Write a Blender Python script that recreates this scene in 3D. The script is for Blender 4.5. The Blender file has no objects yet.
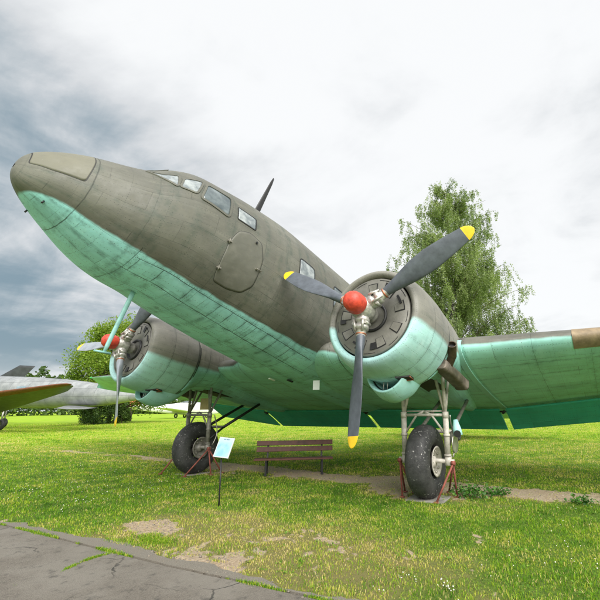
import bpy, bmesh, math, random
import numpy as np
from mathutils import Vector, Matrix
R = math.radians
random.seed(7)
rng = np.random.default_rng(11)
scene = bpy.context.scene
col = scene.collection

# ------------------------------------------------------------------ camera
FW = Vector((0.83724574, 0.47842389, 0.26482096))
RT = Vector((0.4984242, -0.86687905, -0.0096967))
UP = Vector((-0.22492861, -0.1401117, 0.96424884))
cam_d = bpy.data.cameras.new('camera')
cam = bpy.data.objects.new('camera', cam_d); col.objects.link(cam)
cam.matrix_world = Matrix(((RT.x, UP.x, -FW.x, -6.46487), (RT.y, UP.y, -FW.y, -5.35566), (RT.z, UP.z, -FW.z, 1.3894), (0, 0, 0, 1)))
cam_d.sensor_width = 36; cam_d.lens = 393.67/600*36; cam_d.shift_x = -62.775/600
cam_d.clip_start = 0.05; cam_d.clip_end = 9000
scene.camera = cam
CAM = np.array([-6.46487, -5.35566, 1.3894])

# ------------------------------------------------------------------ light
SUN_EL, SUN_AZ = 41, 230         # azimuth of the sun, degrees counter-clockwise from +X
sv = Vector((math.cos(R(SUN_AZ))*math.cos(R(SUN_EL)), math.sin(R(SUN_AZ))*math.cos(R(SUN_EL)), math.sin(R(SUN_EL))))
sl = bpy.data.lights.new('sun', 'SUN'); sl.energy = 1.5; sl.angle = R(60); sl.color = (1.0, .965, .91)
so = bpy.data.objects.new('sun', sl); col.objects.link(so)
so.rotation_euler = sv.to_track_quat('Z', 'Y').to_euler()

scene.view_settings.view_transform = 'Standard'
scene.view_settings.look = 'None'
scene.view_settings.exposure = 2.0
scene.view_settings.gamma = 1
scene.view_settings.use_curve_mapping = False
scene.render.engine = 'CYCLES'
scene.cycles.max_bounces = 8
scene.cycles.diffuse_bounces = 4
scene.cycles.transparent_max_bounces = 8

class NG:
    """small wrapper for building node graphs"""
    def __init__(s, tree): s.t = tree; s.n = tree.nodes; s.l = tree.links
    def node(s, typ, **kw):
        nd = s.n.new(typ)
        for k, v in kw.items(): setattr(nd, k, v)
        return nd
    def put(s, sock, v):
        if isinstance(v, bpy.types.NodeSocket): s.l.new(v, sock)
        elif v is not None:
            if isinstance(v, (tuple, list)) and len(v) == 3 and sock.type == 'RGBA': v = (*v, 1)
            sock.default_value = v
    def m(s, op, a, b=None, c=None, clamp=False):
        nd = s.node('ShaderNodeMath', operation=op, use_clamp=clamp)
        s.put(nd.inputs[0], a)
        if b is not None: s.put(nd.inputs[1], b)
        if c is not None: s.put(nd.inputs[2], c)
        return nd.outputs[0]
    def vm(s, op, a, b=None):
        nd = s.node('ShaderNodeVectorMath', operation=op)
        s.put(nd.inputs[0], a)
        if b is not None: s.put(nd.inputs[1], b)
        return nd.outputs['Value'] if op in ('DOT_PRODUCT', 'LENGTH') else nd.outputs[0]
    def ramp(s, x, lo, hi, a=0.0, b=1.0, smooth=True):
        nd = s.node('ShaderNodeMapRange'); nd.interpolation_type = 'SMOOTHSTEP' if smooth else 'LINEAR'; nd.clamp = True
        s.put(nd.inputs[0], x); s.put(nd.inputs[1], lo); s.put(nd.inputs[2], hi); s.put(nd.inputs[3], a); s.put(nd.inputs[4], b)
        return nd.outputs[0]
    def mix(s, f, a, b, mode='MIX'):
        nd = s.node('ShaderNodeMix', data_type='RGBA', blend_type=mode)
        s.put(nd.inputs[0], f); s.put(nd.inputs[6], a); s.put(nd.inputs[7], b)
        return nd.outputs[2]
    def noise(s, vec, scale, detail=4, rough=.55, dist=0.0, typ=None):
        nd = s.node('ShaderNodeTexNoise')
        s.put(nd.inputs['Vector'], vec); nd.inputs['Scale'].default_value = scale
        nd.inputs['Detail'].default_value = detail; nd.inputs['Roughness'].default_value = rough
        nd.inputs['Distortion'].default_value = dist
        return nd.outputs[0]
    def scale(s, vec, sc):
        nd = s.node('ShaderNodeVectorMath', operation='MULTIPLY'); s.put(nd.inputs[0], vec); nd.inputs[1].default_value = sc
        return nd.outputs[0]
    def attr(s, name): return s.node('ShaderNodeAttribute', attribute_name=name)

# ------------------------------------------------------------------ sky
world = bpy.data.worlds.new('World'); scene.world = world; world.use_nodes = True
g = NG(world.node_tree)
for nd in list(g.n): g.n.remove(nd)
wo = g.node('ShaderNodeOutputWorld'); bg = g.node('ShaderNodeBackground')
sky = g.node('ShaderNodeTexSky', sky_type='NISHITA', sun_disc=False, sun_elevation=R(SUN_EL), sun_rotation=R(90-SUN_AZ))
sky.air_density = 1.2; sky.dust_density = 2.0
tc = g.node('ShaderNodeTexCoord').outputs['Generated']
sx = g.node('ShaderNodeSeparateXYZ'); g.l.new(tc, sx.inputs[0])
zc = g.m('ADD', g.m('MAXIMUM', sx.outputs[2], 0.0), 0.22)
cv = g.node('ShaderNodeCombineXYZ')
g.put(cv.inputs[0], g.m('DIVIDE', sx.outputs[0], zc)); g.put(cv.inputs[1], g.m('DIVIDE', sx.outputs[1], zc)); cv.inputs[2].default_value = 3.1
cv = cv.outputs[0]
n1 = g.noise(cv, 0.75, 6, .52, .5)
n2 = g.noise(cv, 2.1, 7, .55, .4)
# direction towards the darker bank of cloud (left of the photograph, low)
dark = g.vm('DOT_PRODUCT', tc, (0.20, 0.92, 0.33))
d0 = g.ramp(dark, 0.86, 1.0)
lowR = g.ramp(sx.outputs[2], 0.02, 0.75, 1.0, 0.0)
amt = g.m('ADD', g.m('MULTIPLY', d0, .62), g.m('MULTIPLY', lowR, .20))
shade = g.m('ADD', g.m('MULTIPLY', g.m('SUBTRACT', n1, .5), 1.15), amt)
shade = g.m('ADD', shade, g.m('MULTIPLY', g.m('SUBTRACT', n2, .5), 1.25))
n3 = g.noise(g.scale(cv, (1.0, .45, 1)), 4.5, 7, .62, .6)
shade = g.m('ADD', shade, g.m('MULTIPLY', g.m('SUBTRACT', n3, .5), .45))
ul = g.ramp(g.vm('DOT_PRODUCT', tc, (0.13, 0.84, 0.52)), .955, .995)
shade = g.m('ADD', shade, g.m('MULTIPLY', ul, .20))
s1 = g.ramp(shade, 0.02, 0.90)
c_w, c_g, c_b = (2.44, 2.47, 2.49), (1.78, 1.84, 1.89), (.60, .84, 1.0)
cc = g.mix(g.ramp(s1, 0, .5, smooth=False), c_w, c_g)
cc = g.mix(g.m('MULTIPLY', g.ramp(s1, .5, 1.0, smooth=False), g.ramp(d0, .02, .45)), cc, c_b)
# thin pale band just above the horizon
band = g.ramp(sx.outputs[2], 0.0, 0.13, 1.0, 0.0)
cc = g.mix(g.m('MULTIPLY', band, .8), cc, (1.8, 1.9, 1.95))
cover = g.ramp(n1, .1, .3, .90, .97)
fin = g.mix(cover, g.vm('MULTIPLY', sky.outputs[0], (.6, .6, .6)), cc)
g.put(bg.inputs[0], fin); bg.inputs[1].default_value = 0.10
g.l.new(bg.outputs[0], wo.inputs[0])

# ------------------------------------------------------------------ generic builders
def tag(o, label=None, cat=None, group=None, kind=None):
    if label: o['label'] = label
    if cat: o['category'] = cat
    if group: o['group'] = group
    if kind: o['kind'] = kind
    return o
def empty(name, loc=(0, 0, 0), rz=0):
    o = bpy.data.objects.new(name, None); o.location = loc; o.rotation_euler = (0, 0, rz); o.empty_display_size = .3
    col.objects.link(o); return o
def mesh_obj(name, verts, faces, mat, parent=None, smooth=True, uv=None, attrs=None):
    me = bpy.data.meshes.new(name)
    me.from_pydata([tuple(map(float, v)) for v in verts], [], [tuple(map(int, f)) for f in faces])
    if uv is not None:
        ul = me.uv_layers.new(name='UVMap'); li = np.empty(len(me.loops), dtype=np.int32); me.loops.foreach_get('vertex_index', li)
        ul.data.foreach_set('uv', np.asarray(uv, dtype=np.float32)[li].ravel())
    for k, a in (attrs or {}).items():
        at = me.attributes.new(k, 'FLOAT', 'POINT'); at.data.foreach_set('value', np.asarray(a, dtype=np.float32).ravel())
    me.polygons.foreach_set('use_smooth', [smooth]*len(me.polygons))
    if mat: me.materials.append(mat)
    me.update()
    o = bpy.data.objects.new(name, me); col.objects.link(o)
    if parent: o.parent = parent
    return o
def grid_faces(nu, nv, wrap=False, flip=False, base=0):
    F = []
    for i in range(nu-1):
        for j in range(nv if wrap else nv-1):
            k = (j+1) % nv
            f = (base+i*nv+j, base+i*nv+k, base+(i+1)*nv+k, base+(i+1)*nv+j)
            F.append(f[::-1] if flip else f)
    return F
def fix_normals(o):
    bm = bmesh.new(); bm.from_mesh(o.data); bmesh.ops.recalc_face_normals(bm, faces=bm.faces); bm.to_mesh(o.data); bm.free(); return o
def grid_obj(name, P, mat, parent=None, wrap=False, capa=False, capb=False, smooth=True, uv=None, attrs=None):
    P = np.asarray(P, float); nu, nv = P.shape[:2]
    F = grid_faces(nu, nv, wrap)
    if capa: F.append(tuple(range(nv)))
    if capb: F.append(tuple(range((nu-1)*nv, nu*nv))[::-1])
    o = mesh_obj(name, P.reshape(-1, 3), F, mat, parent, smooth, uv, attrs)
    return fix_normals(o)

class MB:
    """collects shapes into one mesh"""
    def __init__(s): s.v = []; s.f = []; s.sm = []
    def add(s, v, f, sm=False):
        b = len(s.v); s.v += [tuple(map(float, q)) for q in v]; s.f += [tuple(b+i for i in q) for q in f]; s.sm += [sm]*len(f)
    def box(s, c, d, M=None, bev=0.0):
        x, y, z = (q/2 for q in d)
        if bev <= 0:
            v = [(-x,-y,-z),(x,-y,-z),(x,y,-z),(-x,y,-z),(-x,-y,z),(x,-y,z),(x,y,z),(-x,y,z)]
            f = [(0,3,2,1),(4,5,6,7),(0,1,5,4),(1,2,6,5),(2,3,7,6),(3,0,4,7)]
        else:
            bm = bmesh.new(); bmesh.ops.create_cube(bm, size=1)
            for q in bm.verts: q.co = Vector((q.co.x*2*x, q.co.y*2*y, q.co.z*2*z))
            bmesh.ops.bevel(bm, geom=bm.edges[:], offset=bev, segments=2, affect='EDGES', profile=.5)
            v = [tuple(q.co) for q in bm.verts]; bm.verts.index_update(); f = [tuple(q.index for q in p.verts) for p in bm.faces]; bm.free()
        M = M or Matrix.Identity(3)
        s.add([M @ Vector(q) + Vector(c) for q in v], f)
        return s
    def tube(s, pts, r, n=12, cap=True):
        pts = [Vector(p) for p in pts]; rs = r if isinstance(r, (list, tuple)) else [r]*len(pts)
        rings = []; ref = None
        for i, p in enumerate(pts):
            d = (pts[min(i+1, len(pts)-1)] - pts[max(i-1, 0)]).normalized()
            if ref is None: ref = d.orthogonal().normalized()
            a = (ref - d*ref.dot(d)).normalized(); ref = a; b = d.cross(a)
            rings.append([p + (a*math.cos(t) + b*math.sin(t))*rs[i] for t in (2*math.pi*k/n for k in range(n))])
        v = [q for rg in rings for q in rg]; f = grid_faces(len(pts), n, True, True)
        s.add(v, f, True)
        if cap:
            b = len(s.v)-len(v); s.f.append(tuple(b+i for i in range(n))); s.f.append(tuple(b+len(v)-n+i for i in range(n))[::-1]); s.sm += [False]*2
        return s
    def lathe(s, prof, c, axis, n=32, ref=None):
        """prof: (distance along axis, radius)"""
        ax = Vector(axis).normalized(); a = (Vector(ref) if ref is not None else ax.orthogonal()); a = (a-ax*a.dot(ax)).normalized(); b = ax.cross(a); c = Vector(c)
        v = [c + ax*h + (a*math.cos(t) + b*math.sin(t))*max(r, 1e-4) for h, r in prof for t in (2*math.pi*k/n for k in range(n))]
        s.add(v, grid_faces(len(prof), n, True), True); return s
    def prism(s, poly, z0, z1, T):
        """poly 2d points, T maps (x,y,z) to world"""
        n = len(poly); v = [T(x, y, z0) for x, y in poly] + [T(x, y, z1) for x, y in poly]
        s.add(v, [tuple(range(n))[::-1], tuple(range(n, 2*n))] + [(i, (i+1) % n, n+(i+1) % n, n+i) for i in range(n)]); return s
    def build(s, name, mat, parent=None, recalc=True):
        me = bpy.data.meshes.new(name); me.from_pydata(s.v, [], s.f); me.polygons.foreach_set('use_smooth', s.sm)
        me.materials.append(mat); me.update()
        o = bpy.data.objects.new(name, me); col.objects.link(o)
        if parent: o.parent = parent
        if recalc: fix_normals(o)
        return o

def new_mat(name):
    m = bpy.data.materials.new(name); m.use_nodes = True
    g = NG(m.node_tree); b = next(n for n in g.n if n.type == 'BSDF_PRINCIPLED'); return m, g, b
def simple(name, c, rough=.6, metal=0, var=.25, scale=6, bump=.0, spec=.5, bscale=40):
    m, g, b = new_mat(name)
    oc = g.node('ShaderNodeTexCoord').outputs['Object']
    n = g.noise(oc, scale, 6, .6)
    k = g.ramp(n, .3, .7, 1-var, 1+var, False)
    cc = g.node('ShaderNodeVectorMath', operation='MULTIPLY'); cc.inputs[0].default_value = c; g.put(cc.inputs[1], k)
    g.put(b.inputs['Base Color'], cc.outputs[0]); b.inputs['Roughness'].default_value = rough; b.inputs['Metallic'].default_value = metal
    b.inputs['Specular IOR Level'].default_value = spec
    if bump:
        bp = g.node('ShaderNodeBump'); bp.inputs['Strength'].default_value = bump; bp.inputs['Distance'].default_value = .01
        g.put(bp.inputs['Height'], g.noise(oc, bscale, 4)); g.put(b.inputs['Normal'], bp.outputs[0])
    return m

OLIVE = (.112, .112, .092); TURQ = (.36, .75, .77)
def aircraft_paint(name, lines_u=(), lines_v=(), rungs=(), soft=.03, lower=TURQ, upper=OLIVE, grime=.5, seams=(.6, .30), only=None):
    """two-colour camouflage from the 'paint' attribute; panel seams and rivets laid out in the UV map (metres)"""
    m, g, b = new_mat(name)
    oc = g.node('ShaderNodeTexCoord').outputs['Object']
    uvn = g.node('ShaderNodeTexCoord').outputs['UV']
    s = g.node('ShaderNodeSeparateXYZ'); g.l.new(uvn, s.inputs[0]); U, V = s.outputs[0], s.outputs[1]
    if only is None:
        pa = g.attr('paint').outputs['Fac']
        pa = g.m('ADD', pa, g.m('MULTIPLY', g.m('SUBTRACT', g.noise(oc, 3.0, 3), .5), .05))
        up = g.ramp(pa, -soft, soft)
    else: up = only
    big = g.noise(oc, .9, 5, .6); mid = g.noise(oc, 5, 6, .65)
    streak = g.noise(g.scale(oc, (1.5, 8, 14)), 1.6, 5, .65)
    oliv = g.mix(g.ramp(big, .35, .68), tuple(q*.84 for q in upper), tuple(q*1.22 for q in upper))
    oliv = g.mix(g.m('MULTIPLY', g.ramp(mid, .45, .75), .45), oliv, (upper[0]*1.55, upper[1]*1.5, upper[2]*1.5))
    tq = g.mix(g.ramp(big, .35, .68), tuple(q*.86 for q in lower), tuple(q*1.12 for q in lower))
    tq = g.mix(g.m('MULTIPLY', g.ramp(mid, .48, .8), .4), tq, (lower[0]*1.5, lower[1]*1.15, lower[2]*1.15))
    tq = g.mix(g.m('MULTIPLY', g.ramp(streak, .55, .80), .55*grime), tq, (.10, .20, .15))
    oliv = g.mix(g.m('MULTIPLY', g.ramp(streak, .52, .8), .35), oliv, tuple(q*.6 for q in upper))
    base = g.mix(up, tq, oliv)
    wob = g.m('MULTIPLY', g.m('SUBTRACT', g.noise(oc, 7, 3), .5), .022)
    Uw, Vw = g.m('ADD', U, wob), g.m('ADD', V, wob)
    acc = None
    def comb(a):
        nonlocal acc
        acc = a if acc is None else g.m('MAXIMUM', acc, a)
    halo = None
    def line(x, x0, w):
        nonlocal halo
        a = g.m('ABSOLUTE', g.m('SUBTRACT', x, x0)); h_ = g.ramp(a, 0, .085, 1, 0)
        halo = h_ if halo is None else g.m('MAXIMUM', halo, h_)
        return g.ramp(a, w*.22, w*.66, 1.0, 0.0)
    for (x0, w, k, v0, v1) in lines_u:
        a = g.m('MULTIPLY', line(Uw, x0, w), k)
        if v0 is not None: a = g.m('MULTIPLY', a, g.m('MULTIPLY', g.m('GREATER_THAN', V, v0), g.m('LESS_THAN', V, v1)))
        comb(g.m('MULTIPLY', a, g.ramp(mid, .30, .60, .45, .95)))
    for (y0, w, k, u0, u1) in lines_v:
        a = g.m('MULTIPLY', line(Vw, y0, w), k)
        if u0 is not None: a = g.m('MULTIPLY', a, g.m('MULTIPLY', g.m('GREATER_THAN', U, u0), g.m('LESS_THAN', U, u1)))
        comb(g.m('MULTIPLY', a, g.ramp(mid, .30, .60, .5, .95)))
    if seams:
        br = g.node('ShaderNodeTexBrick'); br.offset = .5; br.inputs['Scale'].default_value = 1
        br.inputs['Mortar Size'].default_value = .0045; br.inputs['Mortar Smooth'].default_value = .3
        br.inputs['Brick Width'].default_value = seams[0]; br.inputs['Row Height'].default_value = seams[1]
        cmb = g.node('ShaderNodeCombineXYZ'); g.put(cmb.inputs[0], Uw); g.put(cmb.inputs[1], Vw); g.l.new(cmb.outputs[0], br.inputs['Vector'])
        seam = g.m('MULTIPLY', br.outputs['Fac'], g.m('MULTIPLY', g.ramp(mid, .32, .62), .5)); comb(seam)
        # panel-to-panel tint
        br2 = g.node('ShaderNodeTexBrick'); br2.offset = .5; br2.inputs['Scale'].default_value = 1; br2.inputs['Mortar Size'].default_value = 0
        br2.inputs['Brick Width'].default_value = seams[0]; br2.inputs['Row Height'].default_value = seams[1]
        br2.inputs['Color1'].default_value = (.80, .80, .80, 1); br2.inputs['Color2'].default_value = (1.16, 1.16, 1.16, 1)
        g.l.new(cmb.outputs[0], br2.inputs['Vector']); base = g.mix(.55, base, g.mix(1.0, base, br2.outputs['Color'], 'MULTIPLY'))
    # rivet rows
    def rivets(A, B, pa_, pb_):
        ru = g.m('MULTIPLY', g.m('SUBTRACT', g.m('FRACT', g.m('MULTIPLY', A, 1/pa_)), .5), pa_); rv = g.m('MULTIPLY', g.m('SUBTRACT', g.m('FRACT', g.m('MULTIPLY', B, 1/pb_)), .5), pb_)
        return g.ramp(g.m('SQRT', g.m('ADD', g.m('MULTIPLY', ru, ru), g.m('MULTIPLY', rv, rv))), .003, .0065, 1, 0)
    riv = g.m('MAXIMUM', rivets(U, V, .040, .17), rivets(V, U, .040, .425))
    smudge = g.m('MULTIPLY', g.ramp(g.noise(oc, 12, 5, .7), .60, .72), .3)
    base = g.mix(g.m('MULTIPLY', smudge, grime*.9), base, (.05, .06, .045))
    hs = g.noise(oc, 6.5, 5, .7); strk = g.noise(g.scale(uvn, (16, 1.6, 1)), 1.0, 5, .7)
    base = g.mix(g.m('MULTIPLY', g.ramp(strk, .52, .74), g.m('MULTIPLY', g.m('SUBTRACT', 1, up), .42*grime)), base, tuple(q*.38 for q in lower))
    lng = g.noise(g.scale(uvn, (1.1, 22, 1)), 1.0, 6, .7)
    base = g.mix(g.m('MULTIPLY', g.ramp(lng, .52, .72), .30), base, g.mix(up, tuple(min(q*1.35, .8) for q in lower), tuple(q*1.75 for q in upper)))
    base = g.mix(g.m('MULTIPLY', g.ramp(lng, .47, .30), .28), base, g.mix(up, tuple(q*.55 for q in lower), tuple(q*.55 for q in upper)))
    chip = g.m('MULTIPLY', g.ramp(g.noise(oc, 55, 3, .6), .70, .74), g.ramp(big, .45, .6))
    base = g.mix(g.m('MULTIPLY', chip, .55), base, (.42, .42, .38))
    if acc is not None and halo is not None:
        base = g.mix(g.m('MULTIPLY', g.m('MULTIPLY', halo, g.ramp(hs, .40, .66)), .55*grime), base, (.035, .06, .045))
    if acc is not None:
        base = g.mix(acc, base, (.018, .022, .018))
    base = g.mix(g.m('MULTIPLY', riv, g.ramp(mid, .3, .6, .35, .75)), base, (.04, .05, .04))
    g.put(b.inputs['Base Color'], base)
    g.put(b.inputs['Roughness'], g.ramp(mid, .3, .7, .44, .68))
    b.inputs['Specular IOR Level'].default_value = .45
    # shallow oil-canning plus seam grooves
    h = g.m('ADD', g.m('ADD', g.m('MULTIPLY', g.noise(oc, 2.6, 2), .026), g.m('MULTIPLY', g.noise(oc, 8, 2), .0045)), g.m('MULTIPLY', g.noise(oc, 22, 3), .0006))
    if acc is not None: h = g.m('SUBTRACT', h, g.m('MULTIPLY', acc, .003))
    h = g.m('ADD', h, g.m('MULTIPLY', riv, .0015))
    bp = g.node('ShaderNodeBump'); bp.inputs['Strength'].default_value = .55; bp.inputs['Distance'].default_value = 1.0
    g.put(bp.inputs['Height'], h); g.put(b.inputs['Normal'], bp.outputs[0])
    return m

# ------------------------------------------------------------------ aircraft frame: u aft of the propeller plane, y to starboard, w above the thrust line
TH = R(11.41983); AH = np.array([-2.02369, 0, 2.66792])
FD = np.array([-math.cos(TH), 0, math.sin(TH)]); UD = np.array([math.sin(TH), 0, math.cos(TH)])
def BW(u, y, w):
    u, y, w = np.broadcast_arrays(np.asarray(u, float), np.asarray(y, float), np.asarray(w, float))
    P = AH - FD*u[..., None] + UD*w[..., None]; P[..., 1] += y
    return P
def bw(u, y, w): return Vector(BW(u, y, w))
KU = np.array([-3.24,-3.16,-3.0,-2.7,-2.3,-2.05,-1.8,-1.5,-1.1,-.5,.5,2,5,8,11,14,15.6,16.3])
KT = np.array([0.828,1.045,1.182,1.355,1.526,1.66,1.884,2.039,2.124,2.222,2.304,2.299,2.279,2.209,2.079,1.879,1.679,1.529])
KB = np.array([0.766,0.591,0.486,0.336,0.158,0.083,0.036,0.013,-0.057,-0.138,-0.244,-0.34,-0.36,-0.2,0.2,0.75,1.15,1.4])
KH = np.array([0.02,0.169,0.347,0.559,0.762,0.873,0.957,1.037,1.102,1.186,1.256,1.268,1.22,1.1,0.85,0.5,0.25,0.06])
def pchip(x, y, xq):
    h = np.diff(x); d = np.diff(y)/h; m = np.zeros(len(x))
    m[1:-1] = np.where(d[:-1]*d[1:] > 0, 2*d[:-1]*d[1:]/(d[:-1]+d[1:]+1e-12), 0); m[0] = d[0]; m[-1] = d[-1]
    xq = np.clip(xq, x[0], x[-1]); i = np.clip(np.searchsorted(x, xq)-1, 0, len(x)-2); t = (xq-x[i])/h[i]
    return (2*t**3-3*t**2+1)*y[i]+(t**3-2*t**2+t)*h[i]*m[i]+(-2*t**3+3*t**2)*y[i+1]+(t**3-t**2)*h[i]*m[i+1]
def fsurf(u, t, off=0.0):
    """point on the fuselage skin: station u, angle t from the top towards port"""
    u, t = np.broadcast_arrays(np.asarray(u, float), np.asarray(t, float))
    s = lambda x: np.sqrt(np.maximum(x-KU[0], 0))
    wt, wb, hw = (pchip(s(KU), Y, s(u)) for Y in (KT, KB, KH))
    wc = wb+(wt-wb)*.47; e = 2/2.15; c, sn = np.cos(t), np.sin(t)
    hw = hw+off; wt = wt+off; wb = wb-off
    y = -hw*np.sign(sn)*np.abs(sn)**e
    w = wc+np.where(c > 0, wt-wc, wc-wb)*np.sign(c)*np.abs(c)**e
    return u, y, w
def FP(u, t, off=0.0): return BW(*fsurf(u, t, off))
LU = np.array([-3.3,-3.06,-2.986,-2.886,-2.74,-2.578,-2.394,-2.019,-1.548,-1.04,-.751,-.12,.624,1.212,2.2,16])
LW = np.array([.53,.527,.522,.511,.477,.428,.367,.285,.229,.169,.141,.093,.059,.039,.03,.6])

plane = empty('transport_airplane', (0, 0, 0))
tag(plane, 'large twin-engined propeller airplane in faded olive over turquoise paint, parked tail-down on the grass', 'airplane')

mt_fus = aircraft_paint('fuselage paint', seams=(.85, .34), soft=.013, grime=.85,
    lines_u=[(-2.66, .012, .8, None, None), (-1.93, .011, .75, 2.3, 4.0), (-1.02, .008, .35, None, None), (.05, .008, .4, None, None), (1.15, .01, .5, None, None), (-2.05, .007, .4, 0, 2.2)]
        + [(q, .013, .8, 2.49, 2.78) for q in (-1.86, -1.55, -1.1, -.62, -.38, -.1, .12, .38, .62, .98)],
    lines_v=[(2.49, .012, .95, -1.9, 1.6), (2.775, .013, .95, -1.95, 1.8), (3.06, .008, .6, -2.66, 1.8), (2.15, .006, .25, -2.6, 6), (1.72, .005, .25, -2.6, 6)])
# UV of the fuselage: u in metres, v = skin angle (radians, about a metre each)
us = np.concatenate([KU[0]+np.linspace(0, 1, 24)**2*.6, np.linspace(-2.64, 6, 200)[1:], np.linspace(6, 16.3, 60)[1:]])
ts = np.linspace(0, 2*np.pi, 161)
UU, TT = np.meshgrid(us, ts, indexing='ij')
u_, y_, w_ = fsurf(UU, TT)
fus = grid_obj('fuselage', BW(u_, y_, w_), mt_fus, plane, uv=np.stack([UU, TT], -1).reshape(-1, 2), attrs={'paint': (w_-np.interp(u_, LU, LW)).ravel()}, capb=True)

mt_dark = simple('dark rubber seal', (.012, .013, .013), .6, 0, .3)
mt_glass, g, b = new_mat('cloudy glazing')
oc = g.node('ShaderNodeTexCoord').outputs['Object']
g.put(b.inputs['Base Color'], g.mix(g.ramp(g.noise(oc, 3.5, 4), .35, .65), (.05, .07, .078), (.15, .18, .19)))
b.inputs['Roughness'].default_value = .16; b.inputs['Specular IOR Level'].default_value = .8
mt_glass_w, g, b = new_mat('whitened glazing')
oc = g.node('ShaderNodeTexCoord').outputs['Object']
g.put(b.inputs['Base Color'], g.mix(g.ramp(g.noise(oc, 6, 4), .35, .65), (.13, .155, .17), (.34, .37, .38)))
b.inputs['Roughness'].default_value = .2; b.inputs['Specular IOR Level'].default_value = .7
mt_olive = aircraft_paint('olive paint', only=1.0, seams=None)
mt_turq = aircraft_paint('turquoise paint', only=0.0, seams=None, grime=.6)

def resample(poly, n=8, rounding=.0):
    """closed polygon in (u,t): rounded corners and dense edges"""
    pts = []
    N = len(poly)
    for i in range(N):
        a, b_, c = (np.array(poly[(i+k) % N], float) for k in (-1, 0, 1))
        p = b_+(a-b_)*rounding; q = b_+(c-b_)*rounding
        if rounding > 0:
            for k in range(5):
                s = k/4; pts.append((1-s)**2*p+2*s*(1-s)*b_+s*s*q)
        else: pts.append(b_)
        nx = np.array(poly[(i+2) % N], float); e = c+(b_-c)*rounding
        st = pts[-1]
        for k in range(1, n): pts.append(st+(e-st)*k/n)
    return np.array(pts)
def skin_patch(name, poly, mat, parent, off=.006, rounding=.12, depth=.03, frame=None, fw=.02, fname='window_frame', fmat=None, n=5, rings=6, F=FP):
    """plate following the skin, with an optional raised frame round it"""
    P = resample(poly, n, rounding); c = P.mean(0); N = len(P)
    V = []; 
    for k in range(rings):
        s = 1-k/rings
        V += list(F(c[0]+(P[:, 0]-c[0])*s, c[1]+(P[:, 1]-c[1])*s, off))
    V.append(F(np.array([c[0]]), np.array([c[1]]), off)[0])
    f = grid_faces(rings, N, True)
    f += [((rings-1)*N+i, (rings-1)*N+(i+1) % N, rings*N) for i in range(N)]
    b0 = len(V); V += list(F(P[:, 0], P[:, 1], -depth)); f += [(i, (i+1) % N, b0+(i+1) % N, b0+i) for i in range(N)]
    uv = None
    o = mesh_obj(name, V, f, mat, parent, True); fix_normals(o)
    nf = len(o.data.polygons)
    for k in range(nf-N, nf): o.data.polygons[k].use_smooth = False
    if frame:
        # offset outward in (u,t)
        T = np.roll(P, -1, 0)-np.roll(P, 1, 0); T /= np.linalg.norm(T, axis=1)[:, None]; nn = np.stack([T[:, 1], -T[:, 0]], 1)
        if np.sum((P-c)*nn) < 0: nn = -nn
        a = P-nn*fw*.25; bb = P+nn*fw
        V = list(F(a[:, 0], a[:, 1], off-.01))+list(F(a[:, 0], a[:, 1], off+frame))+list(F(bb[:, 0], bb[:, 1], off+frame*.8))+list(F(bb[:, 0], bb[:, 1], -.01))
        fr = mesh_obj(fname, V, grid_faces(4, N, True), fmat or mt_dark, o, False); fix_normals(fr)
    return o

mt_patch = aircraft_paint('nose hatch paint', only=1.0, seams=None, upper=(.125, .122, .092))
skin_patch('nose_hatch', [(-3.17, .02), (-3.17, -1.5), (-3.0, -1.62), (-2.73, -1.64), (-2.70, -1.0), (-2.69, 0), (-2.70, 1.0), (-2.73, 1.64), (-3.0, 1.62), (-3.17, 1.5)], mt_patch, plane, off=.003, rounding=.1, frame=.0005, fw=.006, fname='hatch_seam', n=18, rings=24)
MP = [(-2.17, .735), (-1.82, .925), (-1.865, 1.145)]
for sg in (1, -1):
    q = lambda L: [(a, sg*t) for a, t in L]
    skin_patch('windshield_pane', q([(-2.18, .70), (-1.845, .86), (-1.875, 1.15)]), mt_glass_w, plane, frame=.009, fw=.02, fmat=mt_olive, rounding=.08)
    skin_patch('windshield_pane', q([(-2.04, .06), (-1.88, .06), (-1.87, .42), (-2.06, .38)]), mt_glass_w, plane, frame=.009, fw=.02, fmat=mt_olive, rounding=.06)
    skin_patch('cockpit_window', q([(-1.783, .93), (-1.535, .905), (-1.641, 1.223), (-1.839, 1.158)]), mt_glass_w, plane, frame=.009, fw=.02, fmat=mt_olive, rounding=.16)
    skin_patch('cockpit_window', q([(-1.473, .934), (-1.085, .968), (-1.141, 1.358), (-1.573, 1.286)]), mt_glass, plane, frame=.009, fw=.024, rounding=.12, fmat=mt_olive)
    skin_patch('cockpit_window', q([(-.975, 1.087), (-.649, 1.134), (-.667, 1.335), (-.986, 1.308)]), mt_glass_w, plane, frame=.004, fw=.01, rounding=.08)
    for k in range(7):
        a = .36+1.06*k
        skin_patch('cabin_window', q([(a, 1.29), (a+.42, 1.29), (a+.42, 1.60), (a, 1.60)]), mt_glass_w if k == 0 else mt_glass, plane, frame=.004, fw=.012, rounding=.18)
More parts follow.
